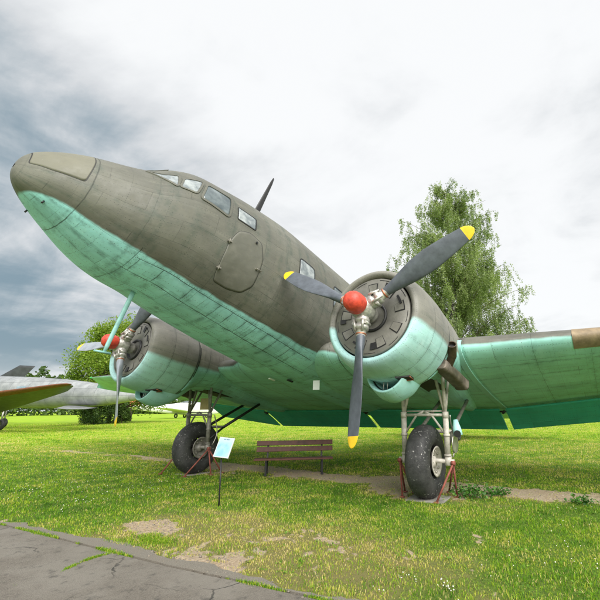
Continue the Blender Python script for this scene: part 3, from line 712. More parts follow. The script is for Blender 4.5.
def main_gear(sg):
    yc = sg*2.82; ge = empty('landing_gear'); ge.parent = plane
    r = .565; mt = mt_strut if sg < 0 else mt_strut_d
    mb = MB(); mb.lathe(torus_prof(r, .385, .20, 40), (0, yc, r-.012), (0, 1, 0), 64)
    ty = mb.build('tyre', mt_tyre, ge)
    mb = MB(); 
    mb.lathe([(-.17, .205), (-.175, .225), (-.19, .235), (-.185, .20), (-.13, .17), (-.10, .09), (-.16, .075), (-.17, .0)], (0, yc, r-.012), (0, 1, 0), 40)
    mb.lathe([(.17, .205), (.175, .225), (.19, .235), (.185, .20), (.13, .17), (.10, .09), (.16, .075), (.17, .0)], (0, yc, r-.012), (0, 1, 0), 40)
    rim = mb.build('rim', mt, ge)
    mb = MB()
    for k in range(8):
        a = 2*math.pi*k/8
        for s in (-1, 1):
            p = Vector((.155*math.cos(a), yc+s*.155, r-.012+.155*math.sin(a))); mb.tube([p, p+Vector((0, s*.02, 0))], .016, 8)
    mb.build('rim_bolt', mt_metal, rim)
    mb = MB(); mb.tube([(0, yc-.47, r), (0, yc+.47, r)], .035, 14); mb.build('axle', mt, ge)
    z_x, z_t = 1.27, 1.95
    for s in (-1, 1):
        y = yc+s*.37; mb = MB()
        mb.tube([(.0, y, r-.06), (.01, y, r+.08)], .055, 14); mb.tube([(0, y, r), (.0, y, z_x-.28)], .036, 14)
        mb.tube([(0, y, z_x-.62), (0, y, z_x)], .046, 16); mb.tube([(0, y, z_x-.33), (0, y, z_x-.30)], .056, 16); mb.tube([(0, y, z_x-.63), (0, y, z_x-.60)], .056, 16)
        mb.tube([(0, y, z_x-.05), (0, y, z_x+.05)], .052, 14); mb.tube([(0, y, z_x), (-.03, y, z_t+.15)], .030, 14)
        mb.build('oleo_leg', mt, ge)
        mb = MB(); mb.tube([(0, y-.01*s, z_x+.03), (.06, y-s*.20, z_t+.1)], .026, 10); mb.tube([(0, y, z_x+.03), (.38, y-s*.02, z_t+.02)], .024, 10); mb.build('upper_brace', mt, ge)
        mb = MB(); mb.tube([(0.0, y-s*.02, z_x-.30), (0, yc+s*.13, z_x+.0), (0, yc, z_x+.06)], .019, 10); mb.build('arch_brace', mt, ge)
        # drag strut running aft and up to the wing
        mb = MB(); mb.tube([(.02, y, r+.16), (.50, y*.5+yc*.5+s*.12, r+.42)], .026, 10); mb.tube([(.50, yc+s*.30, r+.42), tuple(bw(3.85, yc+s*.28, -.40))], .034, 12); mb.build('drag_strut', mt_black if sg > 0 else mt_strut_d, ge)
    mb = MB(); mb.tube([(0, yc-.37, z_x), (0, yc+.37, z_x)], .024, 10); mb.tube([(0.02, yc-.37, z_x+.06), (0.02, yc+.37, z_x+.06)], .012, 8); mb.build('cross_bar', mt, ge)
    mb = MB(); mb.tube([(.50, yc-.32, r+.42), (.50, yc+.32, r+.42)], .03, 10); mb.build('drag_cross_tube', mt, ge)
    # brake hose curling beside the outboard leg
    y = yc+(-.37 if sg < 0 else -.37); pts = []
    for k in range(15):
        t = k/14; pts.append((.10+.10*math.sin(t*math.pi), y-.05-.02*math.sin(t*6), r+.05+t*.65))
    mb = MB(); mb.tube(pts, .012, 8); mb.build('brake_hose', mt_metal, ge)
    if sg < 0:
        c = Vector((.14, yc-.50, 1.03)); mb = MB(); mb.tube([c+Vector((.02, .02, .16)), c+Vector((.0, .0, .02)), c+Vector((.0, -.02, -.08))], [.035, .07, .075], 14); mb.build('air_bottle', mt_turq_l, ge)
        mb = MB(); c2 = c+Vector((-.05, -.02, -.05)); mb.tube([c2, c2+Vector((-.03, -.01, -.005))], .055, 16); mb.build('bottle_cap', mt_dark, ge)
        # torque link / brake disc plate
        mb = MB(); mb.tube([(.16, yc-.46, r+.26), (.16, yc-.44, r+.26)], [.15, .15], 24); mb.build('brake_plate', mt_metal, ge)
    else:
        mb = MB(); mb.box((.05, yc-.12, 1.52), (.015, .34, .26), None, .004); mb.build('canvas_panel', simple('sun-bleached tan panel', (.36, .28, .13), .7, 0, .2), ge)
    return ge
main_gear(-1); main_gear(1)

# ------------------------------------------------------------------ stands that carry the axles
mt_rust = simple('faded red iron', (.24, .07, .052), .75, .1, .4, 14, .3)
def stand(x, y, feet, label):
    e = empty('axle_stand', (x, y, 0)); tag(e, label, 'stand', 'red iron stands carrying the main wheels')
    mb = MB(); mb.tube([(0, -.03, .545), (0, .03, .545)], .035, 12); mb.build('saddle', mt_rust, e)
    for (dx, dy) in feet:
        mb = MB(); mb.tube([(0, 0, .54), (dx, dy, .0)], .0155, 10); mb.box((dx, dy, .008), (.07, .07, .016), None, .003); mb.build('leg', mt_rust, e)
    return e
stand(-.02, -3.275, [(-.25, .22), (.60, .30), (.28, .06)], 'red three-legged iron stand on the near side of the right-hand wheel')
stand(-.02, -2.36, [(-.10, -.07), (.28, -.12), (.30, .06)], 'red iron stand half hidden behind the inner side of the right-hand wheel')
stand(-.02, 2.36, [(-.42, .20), (.02, -.12), (.34, -.10)], 'red iron stand on the near side of the left-hand wheel, behind the sign')
stand(-.02, 3.28, [(-.42, .10), (.30, .1), (-.05, -.28)], 'red iron stand on the far side of the left-hand wheel')
mt_conc, g, b = new_mat('weathered concrete')
oc = g.node('ShaderNodeTexCoord').outputs['Object']
g.put(b.inputs['Base Color'], g.mix(g.ramp(g.noise(oc, 5, 8, .7), .3, .7), (.17, .16, .14), (.30, .285, .25))); b.inputs['Roughness'].default_value = .9
bp = g.node('ShaderNodeBump'); bp.inputs['Strength'].default_value = .6; bp.inputs['Distance'].default_value = .01; g.put(bp.inputs['Height'], g.noise(oc, 60, 4)); g.put(b.inputs['Normal'], bp.outputs[0])
mb = MB(); mb.box((-.03, -2.84, -.012), (.52, .60, .05), Matrix.Rotation(R(4), 3, 'Z'), .008); tag(mb.build('paving_slab', mt_conc), 'small grey concrete slab under the right-hand wheel', 'slab')
mb = MB(); mb.box((-.03, 2.84, -.02), (.50, .55, .04), None, .008); tag(mb.build('paving_slab', mt_conc), 'small grey concrete slab under the left-hand wheel', 'slab')

# ------------------------------------------------------------------ bench
bench = empty('park_bench', (.82, .58, 0), math.atan2(.08-1.08, 1.21-.43)); tag(bench, 'brown slatted park bench with black iron legs under the airplane', 'bench')
mt_wood = simple('brown stained wood', (.125, .045, .032), .55, 0, .35, 9, .2)
mt_iron = simple('black iron', (.02, .02, .022), .5, .2, .2)
L = 1.72
for k, yy in enumerate((.02, .15, .28)):
    mb = MB(); mb.box((-.01, yy, .325-.006*k), (L, .115, .034), None, .006); mb.build('seat_slat', mt_wood, bench)
for k, (yy, zz) in enumerate(((.375, .505), (.405, .635))):
    mb = MB(); mb.box((.0, yy-.02, zz), (L, .03, .105), Matrix.Rotation(R(-12), 3, 'X'), .006); mb.build('backrest_slat', mt_wood, bench)
for s in (-1, 1):
    x = s*.61; mb = MB()
    mb.box((x, .02, .15), (.04, .035, .31), None, .004); mb.box((x, .35, .15), (.04, .035, .31), Matrix.Rotation(R(8), 3, 'X'), .004)
    mb.box((x, .17, .295), (.04, .42, .025), None, .004); mb.box((x, .395, .49), (.04, .026, .40), Matrix.Rotation(R(-12), 3, 'X'), .004)
    mb.box((x, .0, .01), (.06, .10, .02), None, .004); mb.box((x, .36, .01), (.06, .10, .02), None, .004)
    mb.build('leg', mt_iron, bench)

# ------------------------------------------------------------------ information sign
sg_ = empty('information_sign', (-1.92, -.25, 0)); tag(sg_, 'small pale blue information board on a thin dark pole in the grass', 'sign')
mb = MB(); mb.tube([(0, 0, -.1), (0.0, .03, .68)], .012, 10); mb.build('pole', mt_iron, sg_)
mt_board, g, b = new_mat('printed pale blue sheet')
uvn = g.node('ShaderNodeTexCoord').outputs['UV']; oc = g.node('ShaderNodeTexCoord').outputs['Object']
sp_ = g.node('ShaderNodeSeparateXYZ'); g.l.new(uvn, sp_.inputs[0]); bu, bv = sp_.outputs[0], sp_.outputs[1]
inb = g.m('MULTIPLY', g.m('MULTIPLY', g.ramp(bu, .03, .06), g.ramp(bu, .94, .97, 1, 0)), g.m('MULTIPLY', g.ramp(bv, .03, .05), g.ramp(bv, .95, .97, 1, 0)))
blue = g.mix(g.ramp(g.noise(oc, 7, 3), .35, .65), (.22, .46, .56), (.34, .58, .66))
blue = g.mix(g.ramp(bv, .55, .9), blue, (.44, .58, .62))
base = g.mix(inb, (.55, .58, .60), blue)
tt_ = g.m('MULTIPLY', g.m('MULTIPLY', g.ramp(bu, .30, .33), g.ramp(bu, .72, .75, 1, 0)), g.m('MULTIPLY', g.ramp(bv, .865, .875), g.ramp(bv, .925, .935, 1, 0)))
tt_ = g.m('MULTIPLY', tt_, g.ramp(g.noise(g.scale(uvn, (60, 14, 1)), 1, 2), .42, .5))
base = g.mix(tt_, base, (.10, .18, .26))
g.put(b.inputs['Base Color'], base); b.inputs['Roughness'].default_value = .25
q = [Vector(p)-Vector((-1.92, -.25, 0)) for p in ((-1.95, -.06, .685), (-1.95, -.39, .675), (-1.74, -.285, .945), (-1.74, .05, .96))]
nrm = (q[1]-q[0]).cross(q[3]-q[0]).normalized()
if nrm.x > 0: nrm = -nrm
mesh_obj('board', q+[p-nrm*.012 for p in q], [(0, 1, 2, 3), (4, 7, 6, 5), (0, 4, 5, 1), (1, 5, 6, 2), (2, 6, 7, 3), (3, 7, 4, 0)], mt_board, sg_, False, uv=[(0, 0), (1, 0), (1, 1), (0, 1)]*2)

# ------------------------------------------------------------------ ground: one sheet with finer cells round the airplane
def vnoise(x, y, sc, seed=0, octv=4):
    """value noise, numpy"""
    tot = 0; amp = 1; nrm_ = 0
    for o in range(octv):
        X, Y = x*sc, y*sc; i, j = np.floor(X).astype(np.int64), np.floor(Y).astype(np.int64); fx, fy = X-i, Y-j
        fx, fy = fx*fx*(3-2*fx), fy*fy*(3-2*fy)
        def h(a, b_):
            n = (a*374761393+b_*668265263+(seed+o)*1274126177) & 0x7fffffff
            n = ((n ^ (n >> 13))*1103515245) & 0x7fffffff
            return ((n ^ (n >> 16)) & 0xffff)/65535.
        v_ = (h(i, j)*(1-fx)+h(i+1, j)*fx)*(1-fy)+(h(i, j+1)*(1-fx)+h(i+1, j+1)*fx)*fy
        tot = tot+v_*amp; nrm_ += amp; amp *= .5; sc *= 2.03
    return tot/nrm_
def sstep(x, a, b_):
    t = np.clip((x-a)/(b_-a), 0, 1); return t*t*(3-2*t)
def path_edge(y):
    """x of the outer edge of the paved path"""
    return np.interp(y, [-12, -4, -3, -1, .3, 1.5, 4, 12], [-3.5, -3.52, -3.56, -3.60, -3.71, -3.85, -3.95, -4.1])+.12*(vnoise(y, y*0, 1.3, 5, 4)-.5)
def crack_x(y): return np.interp(y, [-4, -3.16, -2.78, -1.77, -.95, .56, 1.44, 3, 6], [-3.62, -3.66, -3.69, -3.78, -3.82, -3.88, -3.93, -4.0, -4.05])
def dirtmask(x, y):
    n = vnoise(x, y, 1.1, 3); n2 = vnoise(x, y, 4.5, 9)
    def ell(cx, cy, rx, ry, k=1.0): return k*np.clip(1.35-np.sqrt(((x-cx)/rx)**2+((y-cy)/ry)**2), 0, 1)
    m = ell(-3.06, -.40, .34, .56, 1.15)+ell(-3.35, -2.9, .20, .40, .5)+ell(-3.40, -1.6, .18, .9, .45)+ell(-2.9, -1.9, .7, .9, .30)+ell(-2.6, -3.2, .6, .8, .25)
    tr = 1.15+.10*np.sin(y*.9)+.03*y
    m = m+np.clip(1.25-np.abs(x-tr)/.48, 0, 1)*(y > -7)*(y < 16)*(.86-.05*np.clip(y-6, 0, 8)-.34*sstep(-y, 3.4, 4.4))*(.72+.5*vnoise(x, y, .8, 55, 2))
    m = m+ell(1.0, -2.4, 1.15, 1.7, .95)+ell(.95, 2.5, .9, 1.1, .6)+ell(.9, .5, .5, .9, .55)+ell(1.2, -4.6, .45, 1.1, .5)
    m = m+ell(-.1, -2.6, .5, .4, .3)+ell(-.1, 2.7, .5, .4, .3)
    m = m+np.clip(1-(x-path_edge(y))/.14, 0, 1)*.55*(x > -4)*(x < -3)
    return np.clip(sstep(m+(n-.5)*1.0+(n2-.5)*.95+(vnoise(x, y, 13, 15, 2)-.5)*.7, .40, .86), 0, 1)
def drymask(x, y):
    n = vnoise(x, y, .55, 21); n2 = vnoise(x, y, 2.2, 33)
    b_ = np.exp(-(((x+2.6)/1.3)**2+((y+2.4)/2.3)**2)*.8)*.80+.40*dirtmask(x+.15, y)+.16*np.exp(-((x-1.2)/1.6)**2)
    lush = .22*sstep(y, -1.2, 1.8)*(x < 0)+.34*np.exp(-(((x+1.6)/1.2)**2+((y+5.2)/1.1)**2))
    return np.clip(b_-lush+(n-.5)*.85+(n2-.5)*.7+.19, 0, 1)
def gz(x, y):
    r = np.hypot(x+3, y+1)
    near = .020*(vnoise(x, y, 1.3, 40)-.5)*(x > -3.45)
    return near*np.clip(1-r/60, 0, 1)-.006*(x > -3.45)-.03*(x < path_edge(y)-.03)
gx = np.concatenate([-np.geomspace(3500, 9, 34), np.arange(-8.9, -4.0, .3), np.arange(-4.0, 6.0, .07), np.geomspace(6.05, 3500, 90)])
gy = np.concatenate([-np.geomspace(3500, 9, 40), np.arange(-8.9, -6.6, .15), np.arange(-6.5, 7.0, .07), np.geomspace(7.05, 3500, 90)])
GX, GY = np.meshgrid(gx, gy, indexing='ij')
GZ = gz(GX, GY)
mt_ground, g, b = new_mat('lawn soil and turf')
oc = g.node('ShaderNodeTexCoord').outputs['Object']
d_ = g.attr('dirt').outputs['Fac']; y_a = g.attr('dry').outputs['Fac']
f1 = g.noise(oc, 1.7, 8, .7); f2 = g.noise(oc, 28, 6, .7); f3 = g.noise(g.scale(oc, (.12, .12, .12)), 1, 5, .6); f4 = g.noise(oc, .55, 6, .65)
green = g.mix(g.ramp(f2, .3, .7), (.045, .085, .012), (.13, .21, .028))
far_g = g.mix(g.ramp(f4, .32, .68), (.19, .35, .014), (.32, .46, .025))
far_g = g.mix(g.m('MULTIPLY', g.ramp(f1, .45, .75), .5), far_g, (.34, .40, .06))
far_g = g.mix(g.m('MULTIPLY', g.ramp(f3, .45, .7), .45), far_g, (.28, .33, .065))
cd_ = g.node('ShaderNodeVectorMath', operation='DISTANCE'); g.put(cd_.inputs[0], oc); cd_.inputs[1].default_value = (-2, -1, 0)
tf = g.ramp(cd_.outputs['Value'], 8, 26)
green = g.mix(tf, green, far_g)
green = g.mix(g.ramp(y_a, .35, .9, 0, .75), green, (.21, .17, .075))
soil = g.mix(g.ramp(f2, .3, .7), (.26, .19, .125), (.48, .385, .275)); soil = g.mix(g.m('MULTIPLY', g.ramp(f1, .4, .7), .5), soil, (.38, .33, .25))
base = g.mix(g.ramp(g.m('ADD', d_, g.m('MULTIPLY', g.m('SUBTRACT', f2, .5), .6)), .32, .62), green, soil)
g.put(b.inputs['Base Color'], base); b.inputs['Roughness'].default_value = .95; b.inputs['Specular IOR Level'].default_value = .15
bp = g.node('ShaderNodeBump'); bp.inputs['Strength'].default_value = .8; bp.inputs['Distance'].default_value = .012
g.put(bp.inputs['Height'], g.m('ADD', g.m('MULTIPLY', f2, .5), g.noise(oc, 110, 5, .75))); g.put(b.inputs['Normal'], bp.outputs[0])
go = grid_obj('lawn', np.stack([GX, GY, GZ], -1), mt_ground, attrs={'dirt': dirtmask(GX, GY).ravel(), 'dry': drymask(GX, GY).ravel()})
tag(go, kind='structure')

# paved path: old asphalt plus a lighter margin, with a weedy crack between
mt_asph, g, b = new_mat('old asphalt')
oc = g.node('ShaderNodeTexCoord').outputs['Object']
a1 = g.noise(oc, 120, 5, .75); a2 = g.noise(oc, 1.1, 7, .65); a3 = g.noise(oc, 9, 6, .7)
vo = g.node('ShaderNodeTexVoronoi', feature='F1'); vo.inputs['Scale'].default_value = 150; g.put(vo.inputs['Vector'], oc)
base = g.mix(g.ramp(a1, .3, .7), (.090, .078, .064), (.21, .187, .155))
base = g.mix(g.m('MULTIPLY', g.ramp(a2, .40, .62), .75), base, (.205, .188, .16))
base = g.mix(g.m('MULTIPLY', g.ramp(vo.outputs['Distance'], .25, .05), .45), base, (.36, .335, .29))
base = g.mix(g.m('MULTIPLY', g.ramp(a3, .52, .70), .65), base, (.055, .052, .046))
vc = g.node('ShaderNodeTexVoronoi', feature='DISTANCE_TO_EDGE'); vc.inputs['Scale'].default_value = .75
dv = g.node('ShaderNodeVectorMath', operation='ADD'); g.put(dv.inputs[0], oc)
nzc = g.node('ShaderNodeTexNoise'); g.put(nzc.inputs['Vector'], oc); nzc.inputs['Scale'].default_value = 3; nzc.inputs['Detail'].default_value = 5
g.put(dv.inputs[1], g.scale(nzc.outputs['Color'], (.35, .35, 0))); g.put(vc.inputs['Vector'], dv.outputs[0])
ck = g.m('MULTIPLY', g.ramp(vc.outputs['Distance'], .002, .008, 1, 0), g.ramp(g.noise(oc, .9, 2), .50, .62)); base = g.mix(g.m('MULTIPLY', ck, .8), base, (.02, .02, .018))
g.put(b.inputs['Base Color'], base); b.inputs['Roughness'].default_value = .9
bp = g.node('ShaderNodeBump'); bp.inputs['Strength'].default_value = .9; bp.inputs['Distance'].default_value = .006
g.put(bp.inputs['Height'], g.m('SUBTRACT', g.m('ADD', a1, g.m('MULTIPLY', vo.outputs['Distance'], .8)), g.m('MULTIPLY', ck, 3))); g.put(b.inputs['Normal'], bp.outputs[0])
def ribbon(name, xa, xb, ys, zt, mat, nx=6):
    P = []
    for y in ys:
        a_, b_ = float(xa(np.array(y))), float(xb(np.array(y)))
        P.append([(a_, y, zt-.10)]+[(a_+(b_-a_)*k/nx, y, zt+.006*(float(vnoise(np.array(a_+(b_-a_)*k/nx), np.array(y), 2.0, 77))-.5)) for k in range(nx+1)]+[(b_, y, zt-.10)])
    return grid_obj(name, P, mat, smooth=False)
ys = np.concatenate([-np.geomspace(200, 9, 20), np.arange(-8.5, 9, .06), np.geomspace(9.2, 200, 20)])
tag(ribbon('path', lambda y: crack_x(y)-3.4, lambda y: crack_x(y)-.012-.012*vnoise(y, y*0, 9, 8, 2), ys, .012, mt_asph, 10), kind='structure')
mt_marg, g, b = new_mat('path margin')
oc = g.node('ShaderNodeTexCoord').outputs['Object']; a1 = g.noise(oc, 110, 5, .75); a2 = g.noise(oc, 2.2, 6, .65)
base = g.mix(g.ramp(a1, .3, .7), (.10, .09, .074), (.245, .222, .185)); base = g.mix(g.m('MULTIPLY', g.ramp(a2, .4, .65), .5), base, (.17, .148, .115))
g.put(b.inputs['Base Color'], base); b.inputs['Roughness'].default_value = .92
bp = g.node('ShaderNodeBump'); bp.inputs['Strength'].default_value = .8; bp.inputs['Distance'].default_value = .006; g.put(bp.inputs['Height'], a1); g.put(b.inputs['Normal'], bp.outputs[0])
tag(ribbon('pavement', lambda y: crack_x(y)+.012+.02*vnoise(y, y*0, 9, 12, 2), lambda y: path_edge(y)+.16*(vnoise(y, y*0, 4, 14, 4)-.5), ys, .010, mt_marg, 4), kind='structure')

# ------------------------------------------------------------------ grass
def blades(N, xs, ys_, h, w, tint, name, mat, lean=.75, z0=None):
    a = rng.uniform(0, 2*np.pi, N); la = rng.uniform(0, 2*np.pi, N); ln = np.abs(rng.normal(0, lean, N))
    z = gz(xs, ys_)+.0 if z0 is None else z0
    dx, dy = np.cos(a)*w/2, np.sin(a)*w/2; lx, ly = np.cos(la)*ln*h, np.sin(la)*ln*h
    V = np.empty((N, 5, 3), np.float32)
    V[:, 0] = np.stack([xs-dx, ys_-dy, z-.006], 1); V[:, 1] = np.stack([xs+dx, ys_+dy, z-.006], 1)
    V[:, 2] = np.stack([xs-dx*.8+lx*.35, ys_-dy*.8+ly*.35, z+h*.6], 1); V[:, 3] = np.stack([xs+dx*.8+lx*.35, ys_+dy*.8+ly*.35, z+h*.6], 1)
    V[:, 4] = np.stack([xs+lx, ys_+ly, z+h*(1-.25*np.minimum(ln, 1.5))], 1)
    me = bpy.data.meshes.new(name); me.vertices.add(5*N); me.vertices.foreach_set('co', V.ravel())
    b0 = (np.arange(N)*5)[:, None]
    q = (b0+np.array([0, 1, 3, 2])[None]); t = (b0+np.array([2, 3, 4])[None])
    loops = np.concatenate([q, t], 1).ravel().astype(np.int32)
    me.loops.add(7*N); me.loops.foreach_set('vertex_index', loops)
    me.polygons.add(2*N); st = np.stack([np.arange(N)*7, np.arange(N)*7+4], 1).ravel().astype(np.int32); me.polygons.foreach_set('loop_start', st)
    at = me.attributes.new('tint', 'FLOAT', 'POINT'); at.data.foreach_set('value', np.repeat(tint, 5).astype(np.float32))
    at = me.attributes.new('along', 'FLOAT', 'POINT'); at.data.foreach_set('value', np.tile(np.array([0, 0, .6, .6, 1], np.float32), N))
    me.update(calc_edges=True); me.validate(); me.materials.append(mat)
    o = bpy.data.objects.new(name, me); col.objects.link(o); return o
def leafy_mat(name, stops, trans=.35, rough=.5, attrn='tint'):
    m = bpy.data.materials.new(name); m.use_nodes = True; g = NG(m.node_tree)
    for nd in list(g.n): g.n.remove(nd)
    out = g.node('ShaderNodeOutputMaterial'); pb = g.node('ShaderNodeBsdfPrincipled'); tr = g.node('ShaderNodeBsdfTranslucent'); mx = g.node('ShaderNodeMixShader')
    cr = g.node('ShaderNodeValToRGB'); cr.color_ramp.elements[0].position = stops[0][0]; cr.color_ramp.elements[0].color = (*stops[0][1], 1); cr.color_ramp.elements[1].position = stops[-1][0]; cr.color_ramp.elements[1].color = (*stops[-1][1], 1)
    for p_, c_ in stops[1:-1]: e = cr.color_ramp.elements.new(p_); e.color = (*c_, 1)
    g.put(cr.inputs[0], g.attr(attrn).outputs['Fac'])
    g.put(pb.inputs['Base Color'], cr.outputs[0]); pb.inputs['Roughness'].default_value = rough; pb.inputs['Specular IOR Level'].default_value = .3
    g.put(tr.inputs[0], g.mix(1.0, cr.outputs[0], (1.15, 1.25, .7), 'MULTIPLY')); mx.inputs[0].default_value = trans
    g.l.new(pb.outputs[0], mx.inputs[1]); g.l.new(tr.outputs[0], mx.inputs[2]); g.l.new(mx.outputs[0], out.inputs[0])
    return m
mt_grass = leafy_mat('grass blades', [(0, (.045, .135, .008)), (.3, (.155, .33, .012)), (.55, (.31, .44, .022)), (.75, (.50, .46, .08)), (1, (.66, .53, .26))], .35, .5)
N = 820000
dmin, dmax = 2.6, 60.
# radial density falls off with the square of distance beyond 5 m
rr = np.linspace(dmin, dmax, 4000); dens = np.where(rr < 5.5, 1.0, (5.5/rr)**1.9)*rr; cdf = np.cumsum(dens); cdf /= cdf[-1]
d = np.interp(rng.uniform(0, 1, N), cdf, rr); an = R(29.7)+rng.uniform(-R(66), R(52), N)
xs, ys_ = CAM[0]+d*np.cos(an), CAM[1]+d*np.sin(an)
# clump a little
clx = vnoise(xs, ys_, 5.5, 61, 2)
dm, dr = dirtmask(xs, ys_), drymask(xs, ys_)
keep = (xs > path_edge(ys_)-.05+.16*(vnoise(xs, ys_, 4.2, 808, 3)-.5)+.025*rng.normal(size=N)) & (rng.uniform(0, 1, N) > dm*(.70+.27*sstep(vnoise(xs, ys_, 7, 303, 2), .35, .6))) & (rng.uniform(0, 1, N) < .35+clx*1.1)
for (cx, cy, rx, ry) in ((-.03, -2.84, .25, .29),): keep &= ~((np.abs(xs-cx) < rx) & (np.abs(ys_-cy) < ry))
xs, ys_, d, dm, dr, clx = xs[keep], ys_[keep], d[keep], dm[keep], dr[keep], clx[keep]; N = len(xs)
h = (.013+.028*rng.uniform(0, 1, N)**1.5)*(.45+1.2*clx)*(1-.45*dm)*(1+np.clip((d-6)/40, 0, .6))*(1-.25*dr)
tall = rng.uniform(0, 1, N) < .02; h = np.where(tall, h*1.7, h)
w = .0046*np.maximum(1, d/5.5)**.85*rng.uniform(.7, 1.4, N)
pat = vnoise(xs, ys_, 1.6, 201, 3)*.5+vnoise(xs, ys_, 4.6, 207, 2)*.5; tint = np.clip(.27+.15*rng.normal(size=N)+.55*dr*rng.uniform(.3, 1.3, N)-.25*(clx-.5)+1.5*(pat-.5)+.16*np.clip((d-6)/10, 0, 1), 0, 1)
straw = rng.uniform(0, 1, N) < .05+.25*dr; tint = np.where(straw, rng.uniform(.75, 1, N), tint)
tag(blades(N, xs, ys_, h, w, tint, 'grass', mt_grass), kind='stuff')
# weeds along the crack and the joints of the path
M = 15000; yy = rng.uniform(-4.2, 7, M); k = vnoise(yy, yy*0, 2.6, 91, 3); kk = (k > .49) & (rng.uniform(0, 1, M) < (k-.45)*7); yy = yy[kk]; xx = crack_x(yy)+rng.normal(0, .006+.06*np.maximum(k[kk]-.46, 0), len(yy))
M2 = 3500; t = rng.uniform(0, 1, M2); x2 = -3.82+t*(-4.75+3.82)+rng.normal(0, .018, M2); y2 = -.95+t*(-.06)+.05*np.sin(t*7)+rng.normal(0, .010, M2); q = (vnoise(x2, y2, 5, 17, 3) > .38+.25*rng.uniform(0, 1, M2)); x2, y2 = x2[q], y2[q]
M3 = 1500; x3 = rng.normal(-3.38, .07, M3); y3 = rng.normal(-.93, .16, M3)
X, Y_ = np.concatenate([xx, x2, x3]), np.concatenate([yy, y2, y3])
tag(blades(len(X), X, Y_, rng.uniform(.008, .030, len(X)), np.full(len(X), .0048), np.clip(rng.normal(.35, .25, len(X)), 0, 1), 'crack_grass', mt_grass, .8, z0=np.full(len(X), .008)), kind='stuff')

def leaf_cloud(name, C_, size, tint, mat, parent=None, flat=0., aspect=.6, droop=None):
    """small pointed leaf faces at the given centres"""
    N = len(C_); nrm_ = rng.normal(size=(N, 3)); nrm_[:, 2] += flat; nrm_ /= np.linalg.norm(nrm_, axis=1)[:, None]
    t = rng.normal(size=(N, 3));
    if droop is not None: t[:, 2] -= droop
    t -= nrm_*np.sum(t*nrm_, 1)[:, None]; t /= np.linalg.norm(t, axis=1)[:, None]; b_ = np.cross(nrm_, t)
    s = np.asarray(size)[:, None]*.5
    V = np.stack([C_-t*s, C_+b_*s*aspect+t*s*.1, C_+t*s, C_-b_*s*aspect+t*s*.1], 1).astype(np.float32)
    me = bpy.data.meshes.new(name); me.vertices.add(4*N); me.vertices.foreach_set('co', V.ravel())
    me.loops.add(4*N); me.loops.foreach_set('vertex_index', np.arange(4*N, dtype=np.int32)); me.polygons.add(N); me.polygons.foreach_set('loop_start', (np.arange(N)*4).astype(np.int32))
    at = me.attributes.new('tint', 'FLOAT', 'POINT'); at.data.foreach_set('value', np.repeat(tint, 4).astype(np.float32))
    me.update(calc_edges=True); me.materials.append(mat); o = bpy.data.objects.new(name, me); col.objects.link(o)
    if parent: o.parent = parent
    return o
# clover heads
mt_clover = simple('white clover', (.62, .60, .52), .8, 0, .2)
pts = []
for (x0, x1, y0, y1, n) in ((-3.3, -1.0, 1.2, 4.5, 300), (-3.2, -1.2, -5.4, -4.1, 80), (-3.35, -2.9, -4.2, -3.6, 90), (-1, 0.8, 3.5, 7, 80), (-1.2, 1, -6.5, -4.5, 60)):
    x, y = rng.uniform(x0, x1, n), rng.uniform(y0, y1, n); k = vnoise(x, y, 2.5, 71) > .46; pts += list(zip(x[k], y[k]))
mb = MB()
for (x, y) in pts:
    z = float(gz(np.array(x), np.array(y)))+rng.uniform(.022, .038); r = rng.uniform(.004, .0068)
    mb.lathe([(-r, 0), (-r*.6, r*.8), (0, r), (r*.6, r*.75), (r, 0)], (x, y, z), (0, 0, 1), 7)
tag(mb.build('clover_flowers', mt_clover), kind='stuff')
# small stones and crumbs on the bare soil and the path margin
mb = MB()
n = 2600; x = rng.uniform(-3.75, -2.6, n); y = rng.uniform(-4.2, 3, n); x2_, y2_ = rng.uniform(.2, 2, 1500), rng.uniform(-5.5, 4, 1500); x, y = np.concatenate([x, x2_]), np.concatenate([y, y2_])
k = (dirtmask(x, y) > .5) | ((x < path_edge(y)+.05) & (rng.uniform(0, 1, len(x)) < .3)); x, y = x[k], y[k]
for a_, b_ in zip(x, y):
    r = rng.uniform(.003, .011)*(1 if rng.uniform() < .93 else 1.8); z = max(float(gz(np.array(a_), np.array(b_))), .008 if a_ < float(path_edge(np.array(b_))) else -.02)+r*.2
    mb.lathe([(-r*.6, 0), (-r*.3, r*rng.uniform(.7, 1)), (r*.3, r*rng.uniform(.6, 1)), (r*.6, 0)], (a_, b_, z), (rng.uniform(-.4, .4), rng.uniform(-.4, .4), 1), 5)
tag(mb.build('pebbles', simple('dull pebbles', (.17, .15, .12), .9, 0, .4, 30)), kind='stuff')
# broad-leaved rosettes scattered through the turf
mt_ros = leafy_mat('lawn weed leaves', [(0, (.06, .15, .015)), (.5, (.13, .26, .025)), (1, (.24, .36, .05))], .3)
n = 2600; dd_ = np.interp(rng.uniform(0, 1, n), cdf, rr); aa_ = R(29.7)+rng.uniform(-R(60), R(46), n); x, y = CAM[0]+dd_*np.cos(aa_), CAM[1]+dd_*np.sin(aa_)
k = (vnoise(x, y, 1.3, 411) > .50) & (x > path_edge(y)+.05) & (dirtmask(x, y) < .6) & (dd_ < 18); x, y = x[k], y[k]; m_ = 9
X3 = np.repeat(x, m_)+rng.normal(0, .032, len(x)*m_); Y3 = np.repeat(y, m_)+rng.normal(0, .032, len(x)*m_)
Z3 = gz(X3, Y3)+np.abs(rng.normal(.018, .010, len(X3)))
tag(leaf_cloud('lawn_weeds', np.stack([X3, Y3, Z3], 1), rng.uniform(.014, .034, len(X3)), np.clip(rng.normal(.5, .25, len(X3)), 0, 1), mt_ros, flat=1.8, aspect=.7), kind='stuff')
